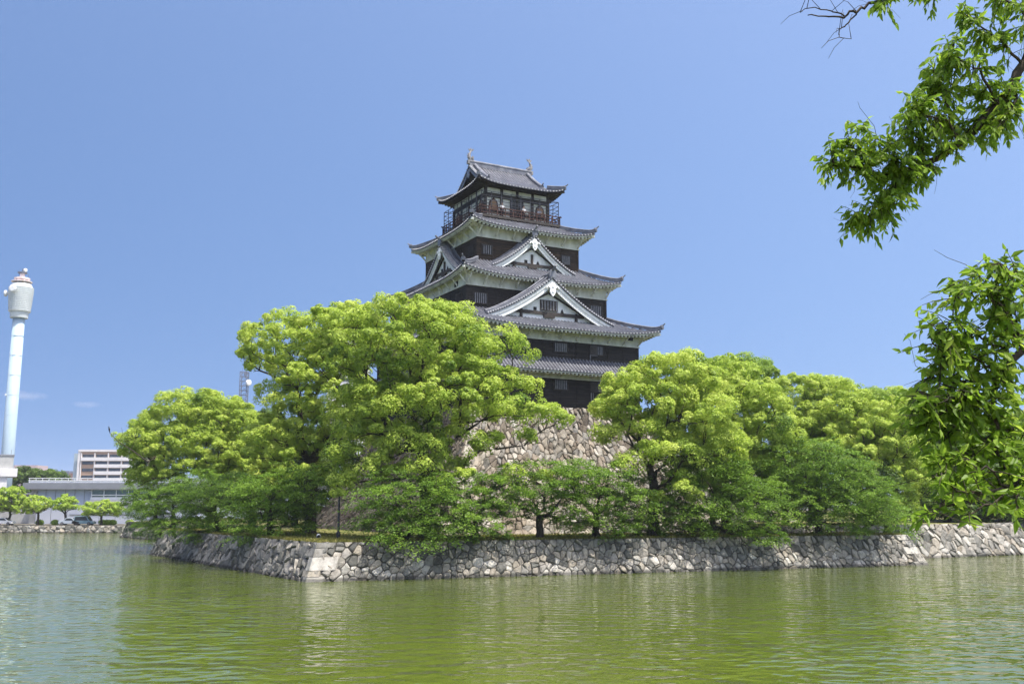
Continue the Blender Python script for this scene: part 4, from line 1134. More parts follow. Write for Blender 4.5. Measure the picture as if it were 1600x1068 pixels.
# cherries hanging over the wall
CH = [
    (645, 'f', 1.5, [(640, 775, 0, 70, 42, 3.2), (690, 800, -.5, 50, 36, 2.5), (640, 835, -2, 60, 22, 1.8), (595, 800, 0, 36, 34, 2.5), (660, 815, -1.2, 50, 26, 2)], "cherry drooping over the front wall right of the sharp corner"),
    (745, 'f', 1.6, [(740, 775, 0, 58, 40, 2.8), (705, 806, -.5, 44, 28, 2), (772, 762, 0, 40, 26, 2.2), (760, 812, -.6, 44, 22, 1.8), (735, 755, .3, 24, 18, 1.6)], "small cherry in front of the left edge of the castle's stone base"),
    (842, 'f', 1.6, [(842, 752, 0, 70, 36, 2.8), (888, 745, 0, 46, 26, 2.4), (800, 785, -.5, 44, 24, 2), (882, 790, -.5, 48, 24, 2), (820, 735, .3, 22, 16, 1.5), (900, 810, -.8, 30, 18, 1.6)], "cherry with a clear single trunk before the middle of the stone base"),
    (928, 'f', 1.6, [(930, 762, 0, 60, 44, 2.8), (970, 785, -.3, 46, 36, 2.4), (900, 755, 0, 38, 26, 2), (945, 812, -.8, 56, 22, 2), (960, 740, .2, 30, 22, 2)], "bushy cherry before the right part of the stone base"),
    (1010, 'f', 3.6, [(1000, 785, -1, 54, 38, 2.6), (1048, 800, -1.5, 44, 34, 2.2), (1040, 765, 0, 40, 36, 2.4)], "low cherry under the forked camphor"),
    (1105, 'f', 1.5, [(1105, 782, 0, 76, 48, 3), (1165, 790, -.8, 62, 48, 3), (1190, 838, -2, 40, 20, 1.5), (1110, 735, 0, 56, 36, 2.6), (1140, 815, -1.5, 60, 24, 2), (1075, 805, -1, 40, 28, 2)], "cherry whose branch tips hang low over the front wall"),
    (1265, 'f', 2.0, [(1265, 728, 0, 84, 44, 4), (1265, 785, -.8, 100, 44, 3.6), (1335, 775, -.5, 62, 44, 3), (1205, 775, -.5, 42, 42, 2.6), (1300, 808, -1, 60, 24, 2.4)], "wide dark cherry with layered branches right of the low-hanging one"),
    (1368, 'f', 3.0, [(1372, 800, 0, 46, 22, 2.4), (1340, 790, 0, 36, 26, 2.4)], "small dark cherry beside the right end of the front wall"),
    (432, 'l', 2.0, [(430, 775, 0, 58, 44, 3.4), (470, 760, 0, 40, 36, 3), (415, 826, -1.9, 48, 22, 2)], "cherry by the left wall nearest the sharp corner"),
    (352, 'l', 1.6, [(350, 780, 0, 62, 42, 3.6), (330, 828, -1.9, 60, 22, 2), (385, 800, -.8, 46, 26, 2.4)], "cherry hanging over the middle of the left wall"),
    (285, 'l', 1.6, [(275, 790, 0, 56, 34, 3.6), (310, 765, 0, 46, 34, 3), (285, 824, -1.9, 48, 18, 2)], "cherry hanging over the far end of the left wall"),
    (258, 'l', 4.0, [(228, 785, 0, 34, 26, 3), (250, 755, 0, 40, 30, 3)], "leftmost cherry, its twigs before the pale hall on the far bank")]
for i, (px, w, d, lb, lab) in enumerate(CH):
    if px not in (842, 1265):
        lb = lb + [(lb[0][0] + (-14, 10, 4)[i % 3], (820, 828, 823)[i % 3], -1.0, lb[0][3] * .85, 20, 2.0)]
    T("cherry_tree", lab, CT, G2, front_pt(px, d) if w == 'f' else left_pt(px, d), lb, 140 + i, 'cherry', 'cherry', r_trunk=.28, fork_h=.28, puff=.95, leaf=.17, dens=1.05, minz=-1.6, tip=.018)
# inner shade trees behind the left wall
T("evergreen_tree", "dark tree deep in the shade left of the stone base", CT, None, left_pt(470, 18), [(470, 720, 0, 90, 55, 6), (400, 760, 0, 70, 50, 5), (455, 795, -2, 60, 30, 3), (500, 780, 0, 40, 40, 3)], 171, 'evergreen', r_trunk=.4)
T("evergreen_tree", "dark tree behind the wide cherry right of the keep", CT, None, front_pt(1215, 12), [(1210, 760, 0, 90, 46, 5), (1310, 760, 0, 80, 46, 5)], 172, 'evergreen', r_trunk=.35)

# bare twig and bird at the far left crown
def twig_bird():
    p = at_depth(185, 690, 96.0); tip_ = at_depth(172, 676, 96.0)
    b = MB(); s = at_depth(232, 722, 96.5)
    b.tube([s, at_depth(205, 702, 96.2), p, tip_], [.07, .05, .035, .015], 5); b.tube([p, at_depth(192, 678, 96), at_depth(190, 668, 96)], [.03, .02, .01], 4); b.tube([at_depth(205, 702, 96.2), at_depth(212, 684, 96), at_depth(209, 672, 96)], [.03, .02, .01], 4)
    o = b.build("bare_branch", M['bark']); tag(o, "bare dead branch sticking out left of the far left camphor", "branch")
    q = at_depth(170.5, 671.5, 96.0)
    r = empty("bird", q - np.array([0, 0, .17])); tag(r, "black bird perched at the tip of the bare branch", "bird")
    k = MB(); k.tube([(.05, 0, -.28), (.05, 0, -.1), (.02, 0, .12), (-.03, 0, .30), (-.06, 0, .42), (-.08, 0, .50)], [.03, .10, .14, .11, .06, .03], 8)
    k.tube([(-.06, 0, .42), (-.05, 0, .50), (-.09, 0, .55), (-.16, 0, .55), (-.26, 0, .53)], [.05, .065, .06, .03, .008], 7)
    k.tube([(.05, .03, -.3), (.05, .03, -.05)], .02, 5); k.prism([(0, 0), (.09, -.02), (.16, -.42), (.08, -.44)], (.03, 0, -.05), X, (0, 0, 1), .12)
    k.tube([(-.01, .03, .0), (-.01, .03, -.0 + .02)], .015, 4)
    body = k.build("body", M['bird'], r, smooth=True); body.location = (0, 0, .17); body.scale = (.6, .6, .6)
twig_bird()

# grass on the island edge
def grass():
    rs = np.random.default_rng(5)
    n = 42000
    A = isl[0]; t = rs.random(n)
    half = rs.random(n) < .6
    pf = (P0 + UM * 1.2)[None] + UM[None] * (rs.random((n, 1)) * 51) + NM[None] * (BAT + .1 + rs.random((n, 1)) ** 2 * 11)
    pl = (P0 + UL * 1.2)[None] + UL[None] * (rs.random((n, 1)) * 44) + NL[None] * (BAT + .1 + rs.random((n, 1)) ** 2 * 9)
    p = np.where(half[:, None], pf, pl)
    h = rs.uniform(.06, .24, n)
    c = np.stack([p[:, 0], p[:, 1], np.full(n, ZI - .04)], 1)
    ang = rs.random(n) * 6.28; w = np.stack([np.cos(ang), np.sin(ang), np.zeros(n)], 1) * rs.uniform(.03, .07, (n, 1))
    up = np.stack([rs.normal(0, .06, n), rs.normal(0, .06, n), h], 1)
    V = np.stack([c - w, c + w, c + w * .3 + up, c - w * .3 + up], 1)
    o = link_mesh("grass", quads_mesh("grass", V, M['grass'], rs.random(n))); tag(o, "short yellowish grass along the top of the island wall", "grass", kind="stuff")
grass()
def wall_plant(px, py, r, seed, lab):
    rs = np.random.default_rng(seed); q = at_z(px, 885, 0); base = at_depth(px, py, q[1] + .75)
    n = 420; c = rs.normal(0, r * .5, (n, 3)) * [1, .5, .8] + [0, -.15, 0]
    o = link_mesh("wall_plant", quads_mesh("wall_plant", leaf_quads(c, unit(rs.normal(size=(n, 3)) + [0, -.5, .8]), .12, .06, rs, .3), M['cherry'], rs.random(n))); o.location = base
    tag(o, lab, "plant", "weeds growing from the moat wall")
wall_plant(1293, 850, .55, 1, "tuft of weeds growing from the front wall near its right end")
wall_plant(1063, 856, .5, 2, "tuft of weeds on the front wall left of the low-hanging cherry")
wall_plant(1015, 858, .4, 3, "smaller tuft of weeds on the front wall under the forked camphor")

# ------------------------------------------------------------------ lamp post and floodlight on the island
def lamp_post():
    p = at_depth(528.5, 838, 78.0); p[2] = ZI - .03
    r = empty("street_lamp", p); tag(r, "slim black lamp post with a lantern under the large camphor", "street lamp")
    b = MB(); b.lathe([(.16, 0), (.16, .5), (.09, .6), (.075, 2.5), (.06, 4.9), (.05, 5.0)], n=10); b.bar((-.32, 0, 4.75), (.32, 0, 4.75), .05); b.build("pole", M['steel'], r)
    l = MB(); l.lathe([(.14, 5.02), (.24, 5.55), (.22, 5.58)], n=6); l.build("lamp_shade", M['lamp_glass'], r)
    c = MB(); c.lathe([(.28, 5.58), (.16, 5.74), (.04, 5.84), (.03, 5.98), (.0, 6.0)], n=6); c.build("cap", M['steel'], r)
lamp_post()
def floodlight():
    p = at_depth(497.5, 838, 76.0); p[2] = ZI - .03
    r = empty("floodlight", p, .4); tag(r, "small white ground floodlight beside the trunk near the wall corner", "floodlight")
    b = MB(); b.box((0, 0, .04), (.3, .3, .08)); b.bar((-.14, 0, .05), (-.14, 0, .34), .04); b.bar((.14, 0, .05), (.14, 0, .34), .04); b.build("stand", M['steel'], r)
    h = MB(); h.tube([(0, -.16, .26), (0, -.12, .28), (0, .05, .36), (0, .12, .39)], [.17, .16, .12, .05], 12); h.build("housing", M['white_paint'], r)
    g = MB(); g.tube([(0, -.175, .253), (0, -.165, .258)], .14, 12); g.build("lens", M['glass'], r)
floodlight()

# ------------------------------------------------------------------ far bank: hall, tower, apartments, trees, cars
DB = 216.0
def wpx(px, d): return (px - 800) / F * d * 1.012
def zpy(py, d): return at_depth(800, py, d)[2]
def hall():
    d = DB; x0 = at_depth(48, 790, d)[0]; x1 = x0 + 62
    r = empty("exhibition_hall", ((x0 + x1) / 2, d + 10, ZF)); tag(r, "long pale blue and white hall with a railed flat roof on the far bank", "hall")
    ox = -(x1 - x0) / 2; w = x1 - x0
    zr0 = zpy(764, d) - ZF; zr1 = zpy(754, d) - ZF; zm = zpy(790, d) - ZF; zt = zpy(747, d) - ZF
    b = MB(); b.box((0, 0, zm / 2), (w, 20, zm))
    for i in range(18): b.box((ox + 1 + i * w / 18, -10.02, zm / 2), (.05, .06, zm - .02), mi=1)
    b.build("lower_wall", [M['panel_white'], M['roof_grey']], r)
    b = MB(); b.box((0, .1, (zm + zr0) / 2), (w - .05, 20.1, zr0 - zm))
    for i in range(30): b.box((ox + 1 + i * w / 30, -9.97, (zm + zr0) / 2), (.06, .1, zr0 - zm - .02), mi=1)
    b.build("upper_wall", [M['panel_blue'], M['roof_grey']], r)
    b = MB(); b.box((0, -.8, (zr0 + zr1) / 2), (w + 2.4, 22, zr1 - zr0)); b.build("roof", M['roof_grey'], r)
    p = MB()
    for i in range(46): p.box((ox + i * w / 45, -11.4, (zr1 + zt) / 2), (.10, .10, zt - zr1))
    for z in (zt, (zt + zr1) / 2): p.box((0, -11.4, z), (w + .4, .14, .16))
    p.box((0, -11.3, zr1 + .2), (w + .4, .1, .4)); p.build("railing", M['white_paint'], r)
    # glazed gallery
    gx0 = at_depth(145, 780, d)[0] - (x0 + x1) / 2; gw = 34
    z0 = zpy(780, d) - ZF; z1 = zpy(763.5, d) - ZF
    g = MB(); g.box((gx0 + gw / 2, -10.35, (z0 + z1) / 2), (gw, .7, z1 - z0)); win = g.build("window", M['glass_green'], r)
    f = MB(); f.box((gx0 + gw / 2, -10.75, z0 + .25), (gw + .3, .2, .55)); f.box((gx0 + gw / 2, -10.74, z0 + (z1 - z0) * .42), (gw + .3, .16, .22)); f.box((gx0 + gw / 2, -10.73, z1 - .1), (gw + .3, .14, .2))
    for i in range(14): f.box((gx0 + i * gw / 13, -10.72, (z0 + z1) / 2), (.16, .12, z1 - z0))
    f.build("frame", M['white_paint'], win)
    l = MB(); l.box((gx0 + gw / 2, -10.6, z0 - .5), (gw + .4, 1.2, .9)); l.build("ledge", M['concrete_light'], r)
    c = MB(); c.box((ox + .6, -10.1, zr0 / 2), (1.2, .5, zr0)); c.build("column", M['concrete'], r)
    c = MB(); c.box((ox + 8 + 9, -10.12, 1.9), (17, .2, .12)); c.box((gx0 + 14, -10.12, 1.1), (3, .2, 2.2)); c.build("trim", M['roof_grey'], r)
    # low rear link with dark recess
    l = empty("link_building", (x0 - 5.5, d + 12, ZF)); tag(l, "narrow grey link building between the hall and the tower block", "building")
    m = MB(); m.box((0, 0, 3.1), (9, 12, 6.2)); m.build("wall", M['concrete'], l)
    m = MB(); m.box((1.2, -6.05, 4.4), (5.4, .2, 1.0)); m.build("window", M['glass'], l); m = MB(); m.box((0, -.3, 6.4), (9.6, 12.8, .4)); m.build("roof", M['roof_grey'], l)
hall()
def comm_tower():
    d = 262.0; c = at_depth(12.5, 705, d)
    r = empty("communications_tower", (c[0], d, ZF)); tag(r, "tall pale blue radio tower with a white drum head and dishes", "tower")
    z = lambda py: zpy(py, d) - ZF
    zb = z(712); z1 = z(495)
    b = MB(); b.lathe([(1.6, 0), (1.6, zb), (1.5, z1)], n=32); b.build("shaft", M['tower_blue'], r, smooth=True)
    jn = MB()
    for k in range(1, 7): q = zb + (z1 - zb) * k / 7; jn.lathe([(1.5, q), (1.585, q + .02), (1.585, q + .08), (1.5, q + .14)], n=28)
    jn.build("joint_ring", M['tower_blue'], r)
    jn = MB(); jn.box((-1.2, -1.25, z(617)), (.3, .3, .5)); jn.build("beacon_lamp", M['white_paint'], r)
    h = MB(); zz0 = z(497); zz1 = z(488); zz2 = z(486); zz3 = z(449); R0 = 2.2; R1 = 2.75; R2 = 3.1
    prof = [(1.5, zz0), (R0, zz0), (R0 + .15, zz1), (R1, zz1 + .2)]
    nrb = 14
    for i in range(nrb):
        q = zz2 + (zz3 - zz2) * i / nrb; q2 = zz2 + (zz3 - zz2) * (i + .8) / nrb; rr = R1 + (R2 - R1) * min(1, i / 10)
        prof += [(rr - .14, q), (rr, q + .06), (rr, q2), (rr - .14, q2 + .02)]
    prof += [(2.7, zz3 + .3), (2.4, zz3 + .9), (.6, zz3 + 1.0)]
    h.lathe(prof, n=32); h.build("drum", M['tower_white'], r)
    t = MB(); rt = zz3 + 1.0
    for k in range(8): a = k * math.pi / 4; t.bar((2.2 * math.cos(a), 2.2 * math.sin(a), rt - .1), (1.7 * math.cos(a), 1.7 * math.sin(a), z(437)), .12)
    t.lathe([(1.9, z(437)), (2.0, z(436)), (2.0, z(434.6)), (1.9, z(434.4))], n=20); t.lathe([(2.6, rt + .4), (2.65, rt + .45), (2.65, rt + .55), (2.6, rt + .6)], n=24)
    t.bar((0, 0, rt - .2), (0, 0, z(428)), .9); t.build("top_platform", M['tower_pink'], r)
    m = MB(); m.bar((0, 0, z(434)), (0, 0, z(420)), .25); m.lathe([(.2, z(428)), (1.2, z(427)), (1.25, z(425.5)), (.3, z(424))], n=16); m.bar((-.9, 0, z(432)), (-.9, 0, z(421)), .08); m.bar((1.6, 0, z(434)), (1.6, 0, z(428)), .08); m.build("antenna", M['steel_blue'], r)
    for (x, y, zc, rr, ax) in ((-.4, -3.55, z(455), .95, (0, -1, 0)), (-3.5, -.6, z(459), .85, (-1, -.15, 0)), (.8, -.4, z(423), .5, (.7, -.7, 0))):
        k = MB(); ax = np.array(ax, float); ax /= np.linalg.norm(ax); o = np.array([x, y, zc])
        k.tube([o - ax * .25, o + ax * .1, o + ax * .45, o + ax * .62], [rr * .35, rr, rr, rr * .7], 16); k.build("dish", M['white_paint'], r)
    # base block
    xo = at_depth(21, 720, 232)
    q = empty("tower_block", (xo[0], 232, ZF), R(27)); tag(q, "windowless grey concrete block at the foot of the radio tower", "building")
    zt = zpy(712, 232) - ZF; zl = zpy(731, 232) - ZF; zk = zpy(744, 232) - ZF
    b = MB(); b.box((-10, 5, (zt + zl) / 2), (20, 10, zt - zl)); b.build("wall", M['concrete'], q)
    b = MB(); b.box((-9, 5, (zl + zk) / 2), (20, 11.4, zl - zk - .01)); b.build("overhang", M['concrete_light'], q)
    b = MB(); b.box((-11, 5, zk / 2), (20, 10.4, zk - .01)); b.build("lower_wall", M['concrete_light'], q)
    b = MB(); b.box((-3.4, -.25, zk - 2.4), (.9, .2, .9)); b.build("vent", M['void'], q)
    b = MB(); b.box((-10, 5, zt + .18), (20.3, 10.3, .34)); b.bar((-.6, .6, zt), (-.6, .6, zt + 1.5), .1); b.build("parapet", M['roof_grey'], q)
comm_tower()
def apartments():
    d = 430.0; x0 = at_depth(122, 740, d)[0]; x1 = at_depth(232, 740, d)[0]; zt = zpy(704, d) - ZF
    xc = (x0 + x1) / 2; w = x1 - x0
    r = empty("apartment_block", (xc, d + 8, ZF)); tag(r, "tan and white apartment block with ribbon balconies behind the hall", "apartment block")
    b = MB(); b.box((0, 0, zt / 2), (w, 16, zt)); b.build("wall", M['tan'], r)
    s = MB(); s.box((-w / 2 - 1.4, .8, (zt - 1) / 2), (2.8, 15, zt - 1)); s.build("stair_panel", M['apt_blue'], r)
    e = MB(); e.box((-w / 2 - .02, -8.02, zt / 2), (1.0, .5, zt + .3)); e.box((0, -8.1, zt + .1), (w + .6, .8, .9)); e.build("trim", M['apt_white'], r)
    nf = 8; fh = zt / 9.2
    cols = 5; cw = (w - 1.2) / cols
    bw = MB()
    for i in range(nf):
        z = zt - .9 - (i + .5) * fh
        for j in range(cols):
            x = -w / 2 + 1.0 + (j + .5) * cw
            g = MB(); g.box((x, -8.02, z + .2), (cw * .82, .3, fh * .42)); g.build("window", M['glass'], r)
            if j > 0 or i == 0: bw.box((x, -8.35, z - fh * .38), (cw * .96, .9, fh * .50))
            bw.box((x - cw / 2, -8.2, z), (.35, .55, fh))
    bw.build("balcony_front", M['apt_white'], r)
    a = MB(); a.box((-w / 2 + 1.0 + 1.5 * cw, -8.9, zt * .42), (cw * .55, .4, fh * 1.7)); a.build("accent_panel", M['tan'], r)
    # neighbours
    q = empty("apartment_block", (at_depth(92, 740, 520)[0], 520, ZF)); tag(q, "distant pink-grey building left of the apartment block, behind the trees", "apartment block")
    zz = zpy(727, 520) - ZF; b = MB(); b.box((0, 0, zz / 2), (16, 12, zz)); b.build("wall", M['pinkish'], q)
    g = MB()
    for i in range(3):
        g.box((0, -6.05, zz - 2.2 - i * 3), (13, .2, 1.2))
    g.build("window_band", M['glass'], q)
    q.location.x = at_depth(42, 740, 520)[0]
    k = empty("office_building", (at_depth(100, 745, 480)[0], 480, ZF)); tag(k, "low dark building just left of the tan apartment block", "building")
    zz = zpy(739, 480) - ZF; b = MB(); b.box((0, 0, zz / 2), (9, 10, zz)); b.build("wall", M['brown_wall'], k); b = MB(); b.box((2.6, -1, zz / 2 + .5), (3.6, 9, zz + 1)); b.build("stair_tower", M['steel_blue'], k)
    b = MB(); b.box((-1.5, -5.05, zz - 1.6), (4.5, .2, 1.0)); b.build("window", M['glass'], k)
    # farther right, behind the trees: slim tower block seen over the crown
    f = empty("office_tower", (at_depth(527, 470, 400)[0], 400, ZF)); tag(f, "slim grey building whose top edge peeks over the large camphor", "building")
    zz = zpy(472, 400) - ZF; zb = zpy(496, 400) - ZF
    b = MB(); b.box((5.5, 0, zb / 2), (15, 12, zb)); b.build("wall", M['concrete_light'], f)
    b = MB()
    for i in range(9): b.box((5.5, -6.05, zb - 2.4 - i * 3.4), (13, .2, 1.3))
    b.build("window_band", M['glass'], f)
    b = MB(); b.box((0, 0, (zb + zz) / 2), (2.2, 3.2, zz - zb)); b.build("lift_tower", M['steel_blue'], f); b = MB(); b.box((1.25, 0, (zb + zz) / 2 + .3), (.35, 3.3, zz - zb)); b.build("trim", M['white_paint'], f)
M['pinkish'] = simple('pink_grey_wall', [(.3, (.42, .34, .33)), (.7, (.48, .39, .38))], rough=.8, bstr=0)
M['brown_wall'] = simple('brown_wall', [(.3, (.16, .10, .09)), (.7, (.2, .13, .11))], rough=.8, bstr=0)
apartments()
def lattice_mast():
    d = 330.0; c = at_depth(380.5, 620, d); r = empty("lattice_mast", (c[0], d, ZF)); tag(r, "blue-grey lattice radio mast with a round dish above the left trees", "radio mast")
    z = lambda py: zpy(py, d) - ZF
    b = MB(); w = 1.15; zt = z(581)
    for sx in (-1, 1):
        for sy in (-1, 1): b.bar((sx * w, sy * w, 0), (sx * w, sy * w, zt), .22)
    lv = [z(581) - i * 1.55 for i in range(12)]
    for i, q in enumerate(lv):
        for (a, e) in (((-w, -w), (w, -w)), ((w, -w), (w, w)), ((w, w), (-w, w)), ((-w, w), (-w, -w))):
            b.bar((*a, q), (*e, q), .16)
            if i < len(lv) - 1: b.bar((*a, q), (*e, lv[i + 1]), .10)
    b.bar((-.7, 0, zt), (-.7, 0, zt + 1.6), .07); b.bar((.2, 0, zt), (.2, 0, zt + 1.3), .07); b.box((.6, -1.2, zt - .6), (.8, .4, 1.2)); b.box((.8, -1.2, zt - 1.8), (.6, .4, .8))
    b.build("frame", M['steel_blue'], r)
    k = MB(); k.tube([(1.3, -1.2, z(598.5)), (1.7, -1.5, z(598.5)), (2.2, -1.8, z(598.5)), (2.35, -1.9, z(598.5))], [.3, 1.0, 1.0, .5], 14); k.build("dish", M['white_paint'], r)
lattice_mast()
for i, (px, py, rx, ry, dep, lab) in enumerate([(14, 783, 25, 22, 200.5, "tall small tree at the left edge of the far bank"), (59, 790, 18, 15, 200, "small tree before the hall's left corner"), (101, 788, 17, 13, 201, "slender tree with a straight trunk before the blue wall"),
        (158, 795, 29, 12, 200, "wide flat-topped tree on the far bank beside the car"), (-40, 780, 40, 26, 201, "tree just outside the left edge on the far bank")]):
    b = at_depth(px, 815, dep); b[2] = ZF
    T("street_tree", lab, CT, G3, b, [(px, py, 0, rx, ry, 3.2), (px - rx * .55, py + ry * .6, 0, rx * .42, ry * .5, 2), (px + rx * .6, py + ry * .5, 0, rx * .4, ry * .45, 2), (px, py - ry * .4, 0, rx * .6, ry * .6, 2.4)], 180 + i, 'camphor_far', r_trunk=.22, puff=.95, leaf=.32, dens=.32, fork_h=.4, minz=1.4, cover=.9, inner=.15)
for i, (px, py, rx, dep, lab) in enumerate([(42, 745, 26, 300, "dark tree behind the link building"), (70, 748, 30, 310, "dark tree left of the apartment block"), (85, 752, 22, 305, "lower dark tree before the brown building")]):
    b = at_depth(px, 815, dep); b[2] = ZF
    T("park_tree", lab, CT, "dark trees behind the hall", b, [(px, py, 0, rx, 14, 5), (px, py + 22, 0, rx * 1.1, 18, 5)], 190 + i, 'evergreen', r_trunk=.35, puff=1.6, leaf=.5, dens=.3)
def shrubs():
    rs = np.random.default_rng(9)
    for i, px in enumerate((168, 160, 176, 203, 62, 86)):
        p = at_depth(px, 818, 201.5); n = 500; c = unit(rs.normal(size=(n, 3))) * [.9, .7, .6] * rs.uniform(.6, 1, (n, 1)) + [0, 0, .5]
        o = link_mesh("shrub", quads_mesh("shrub", leaf_quads(c, unit(c - [0, 0, .3] + rs.normal(0, .3, (n, 3))), .28, .2, rs), M['camphor_far'], rs.random(n))); o.location = (p[0], 201.5, ZF)
        tag(o, ["leafy shrub by the wide tree's trunk", "low shrub left of the wide tree's trunk", "shrub right of the wide tree", "rightmost shrub on the far bank near the dark wall", "shrub under the small tree at the hall's corner", "shrub between two slender far-bank trees"][i], "shrub", "shrubs on the far bank")
shrubs()
def car(px, mat, label, van=False, rz=0.0):
    p = at_depth(px, 822, 199.0); r = empty("parked_car", (p[0], 199.5, ZF + .0), rz); tag(r, label, "car", "cars parked on the far bank")
    Lh = 2.1; h1 = .86; h2 = 1.78 if van else 1.46
    b = MB()
    prof = [(-Lh, .3), (-Lh, h1 - .1), (-Lh + .1, h1), (-1.75 if van else -1.2, h1 + .04), (-1.55 if van else -.6, h2), (.75 if van else .5, h2 + .02), (1.35 if van else 1.15, h1 + .06), (Lh - .1, h1 - .12), (Lh, .6), (Lh, .3)]
    b.prism(prof, (0, 0, 0), X, (0, 0, 1), 1.66); body = b.build("body", M[mat], r)
    bv = body.modifiers.new("bevel", 'BEVEL'); bv.width = .06; bv.segments = 2
    for sy in (-1, 1):
        g = MB(); x0, x1 = (-1.55, 1.05) if van else (-.85, .85)
        g.prism([(x0 + .02, h1 + .08), (x1 + .05, h1 + .08), (x1 - .40, h2 - .1), (x0 + (.12 if van else .32), h2 - .1)], (0, sy * .835, 0), X, (0, 0, 1), .02)
        g.build("side_window", M['glass'], r)
    g = MB(); a = np.array([1.36 if van else 1.16, 0, h1 + .08]); c = np.array([.80 if van else .56, 0, h2 - .04]); g.bar(a + (.015, 0, .02), c + (.015, 0, .02), 1.45, .02); g.build("windscreen", M['glass'], r)
    for sx in (-1, 1):
        for sy in (-1, 1):
            w = MB(); w.tube([(sx * 1.3, sy * .62, .32), (sx * 1.3, sy * .86, .32)], .32, 14); wh = w.build("wheel", M['rubber'], r)
            w = MB(); w.tube([(sx * 1.3, sy * .84, .32), (sx * 1.3, sy * .875, .32)], .19, 12); w.build("rim", M['bars'], wh)
    for sy in (-1, 1):
        w = MB(); w.box((Lh - .02, sy * .6, .72), (.1, .3, .16)); w.build("headlight", M['white_paint'], r)
    return r
car(108, 'car_silver', "silver-blue car parked beside the slender tree on the far bank")
car(129, 'car_teal', "grey-teal boxy car parked right of the silver-blue one", True)
car(3, 'car_white', "white car at the left edge of the far bank")

# far wooded hills
def hills():
    rs = np.random.default_rng(3); b = MB()
    xs = np.linspace(-4200, 3200, 120); ph = rs.random(8) * 6.28
    hx = np.array([60 + 45 * math.sin(x / 620 + ph[0]) + 26 * math.sin(x / 230 + ph[1]) + 10 * math.sin(x / 90 + ph[2]) for x in xs])
    bump_ = np.exp(-((xs + 2010) / 260) ** 2) * 95 + np.exp(-((xs + 1750) / 180) ** 2) * 60
    hx = np.clip(hx * .55 + bump_, 8, 400)
    rows = []
    for t, y in ((0, 3600), (.55, 3850), (.85, 4050), (1, 4250), (.7, 4600), (0, 5200)):
        rows.append([(x, y + 60 * math.sin(x / 150), ZF - 2 + hx[i] * t * (1 + .05 * math.sin(x / 60 + y))) for i, x in enumerate(xs)])
    b.grid(rows); o = b.build("hills", M['hill'], smooth=True); tag(o, kind="structure")
hills()

def haze():
    b = MB(); b.box((0, 4400, 55), (12400, 9500, 118)); m = bpy.data.materials.new("haze_air"); m.use_nodes = True; nt = m.node_tree; nt.nodes.clear()
    o = nt.nodes.new("ShaderNodeOutputMaterial"); v = nt.nodes.new("ShaderNodeVolumePrincipled"); v.inputs["Color"].default_value = (.82, .88, 1, 1); v.inputs["Density"].default_value = HAZE
    nt.links.new(v.outputs[0], o.inputs["Volume"]); h = b.build("haze", m); tag(h, kind="stuff")
HAZE = 1.3e-4
haze()
def cloud(px, py, w, hgt, d, seed, lab):
    c = at_depth(px, py, d); b = MB(); b.lathe([(.05, -.5), (.6, -.35), (.95, -.1), (1, .05), (.7, .3), (.3, .45), (.05, .5)], n=20)
    m = bpy.data.materials.new("thin_cloud"); m.use_nodes = True; nt = m.node_tree; nt.nodes.clear(); out = nt.nodes.new("ShaderNodeOutputMaterial"); v = nt.nodes.new("ShaderNodeVolumePrincipled")
    tc = nt.nodes.new("ShaderNodeTexCoord"); mp = nt.nodes.new("ShaderNodeMapping"); mp.inputs["Scale"].default_value = (1.6, 1.6, 1.2); mp.inputs["Location"].default_value = (seed, seed * 2, 0); nt.links.new(tc.outputs["Object"], mp.inputs[0]); f = noise(nt, mp.outputs[0], 1.5, 5, .6)
    ln = N(nt, "ShaderNodeVectorMath", operation='LENGTH'); s2 = nt.nodes.new("ShaderNodeMapping"); s2.inputs["Scale"].default_value = (1, 1, 1.9); nt.links.new(tc.outputs["Object"], s2.inputs[0]); nt.links.new(s2.outputs[0], ln.inputs[0])
    sb = N(nt, "ShaderNodeMath", operation='MULTIPLY_ADD'); nt.links.new(ln.outputs["Value"], sb.inputs[0]); sb.inputs[1].default_value = -.42; nt.links.new(f, sb.inputs[2])
    mr = N(nt, "ShaderNodeMapRange"); nt.links.new(sb.outputs[0], mr.inputs[0]); mr.inputs[1].default_value = .12; mr.inputs[2].default_value = .45; mr.inputs[4].default_value = .0030
    nt.links.new(mr.outputs[0], v.inputs["Density"]); v.inputs["Color"].default_value = (1, .96, .96, 1); nt.links.new(v.outputs[0], out.inputs["Volume"])
    o = b.build("cloud", m); o.location = c; o.scale = (w, w, hgt); tag(o, lab, "cloud", kind="structure")
cloud(38, 618, 75, 34, 3000, 3.1, "faint thin cloud beside the radio tower shaft"); cloud(136, 632, 52, 22, 3000, 8.7, "smaller faint cloud right of the radio tower")
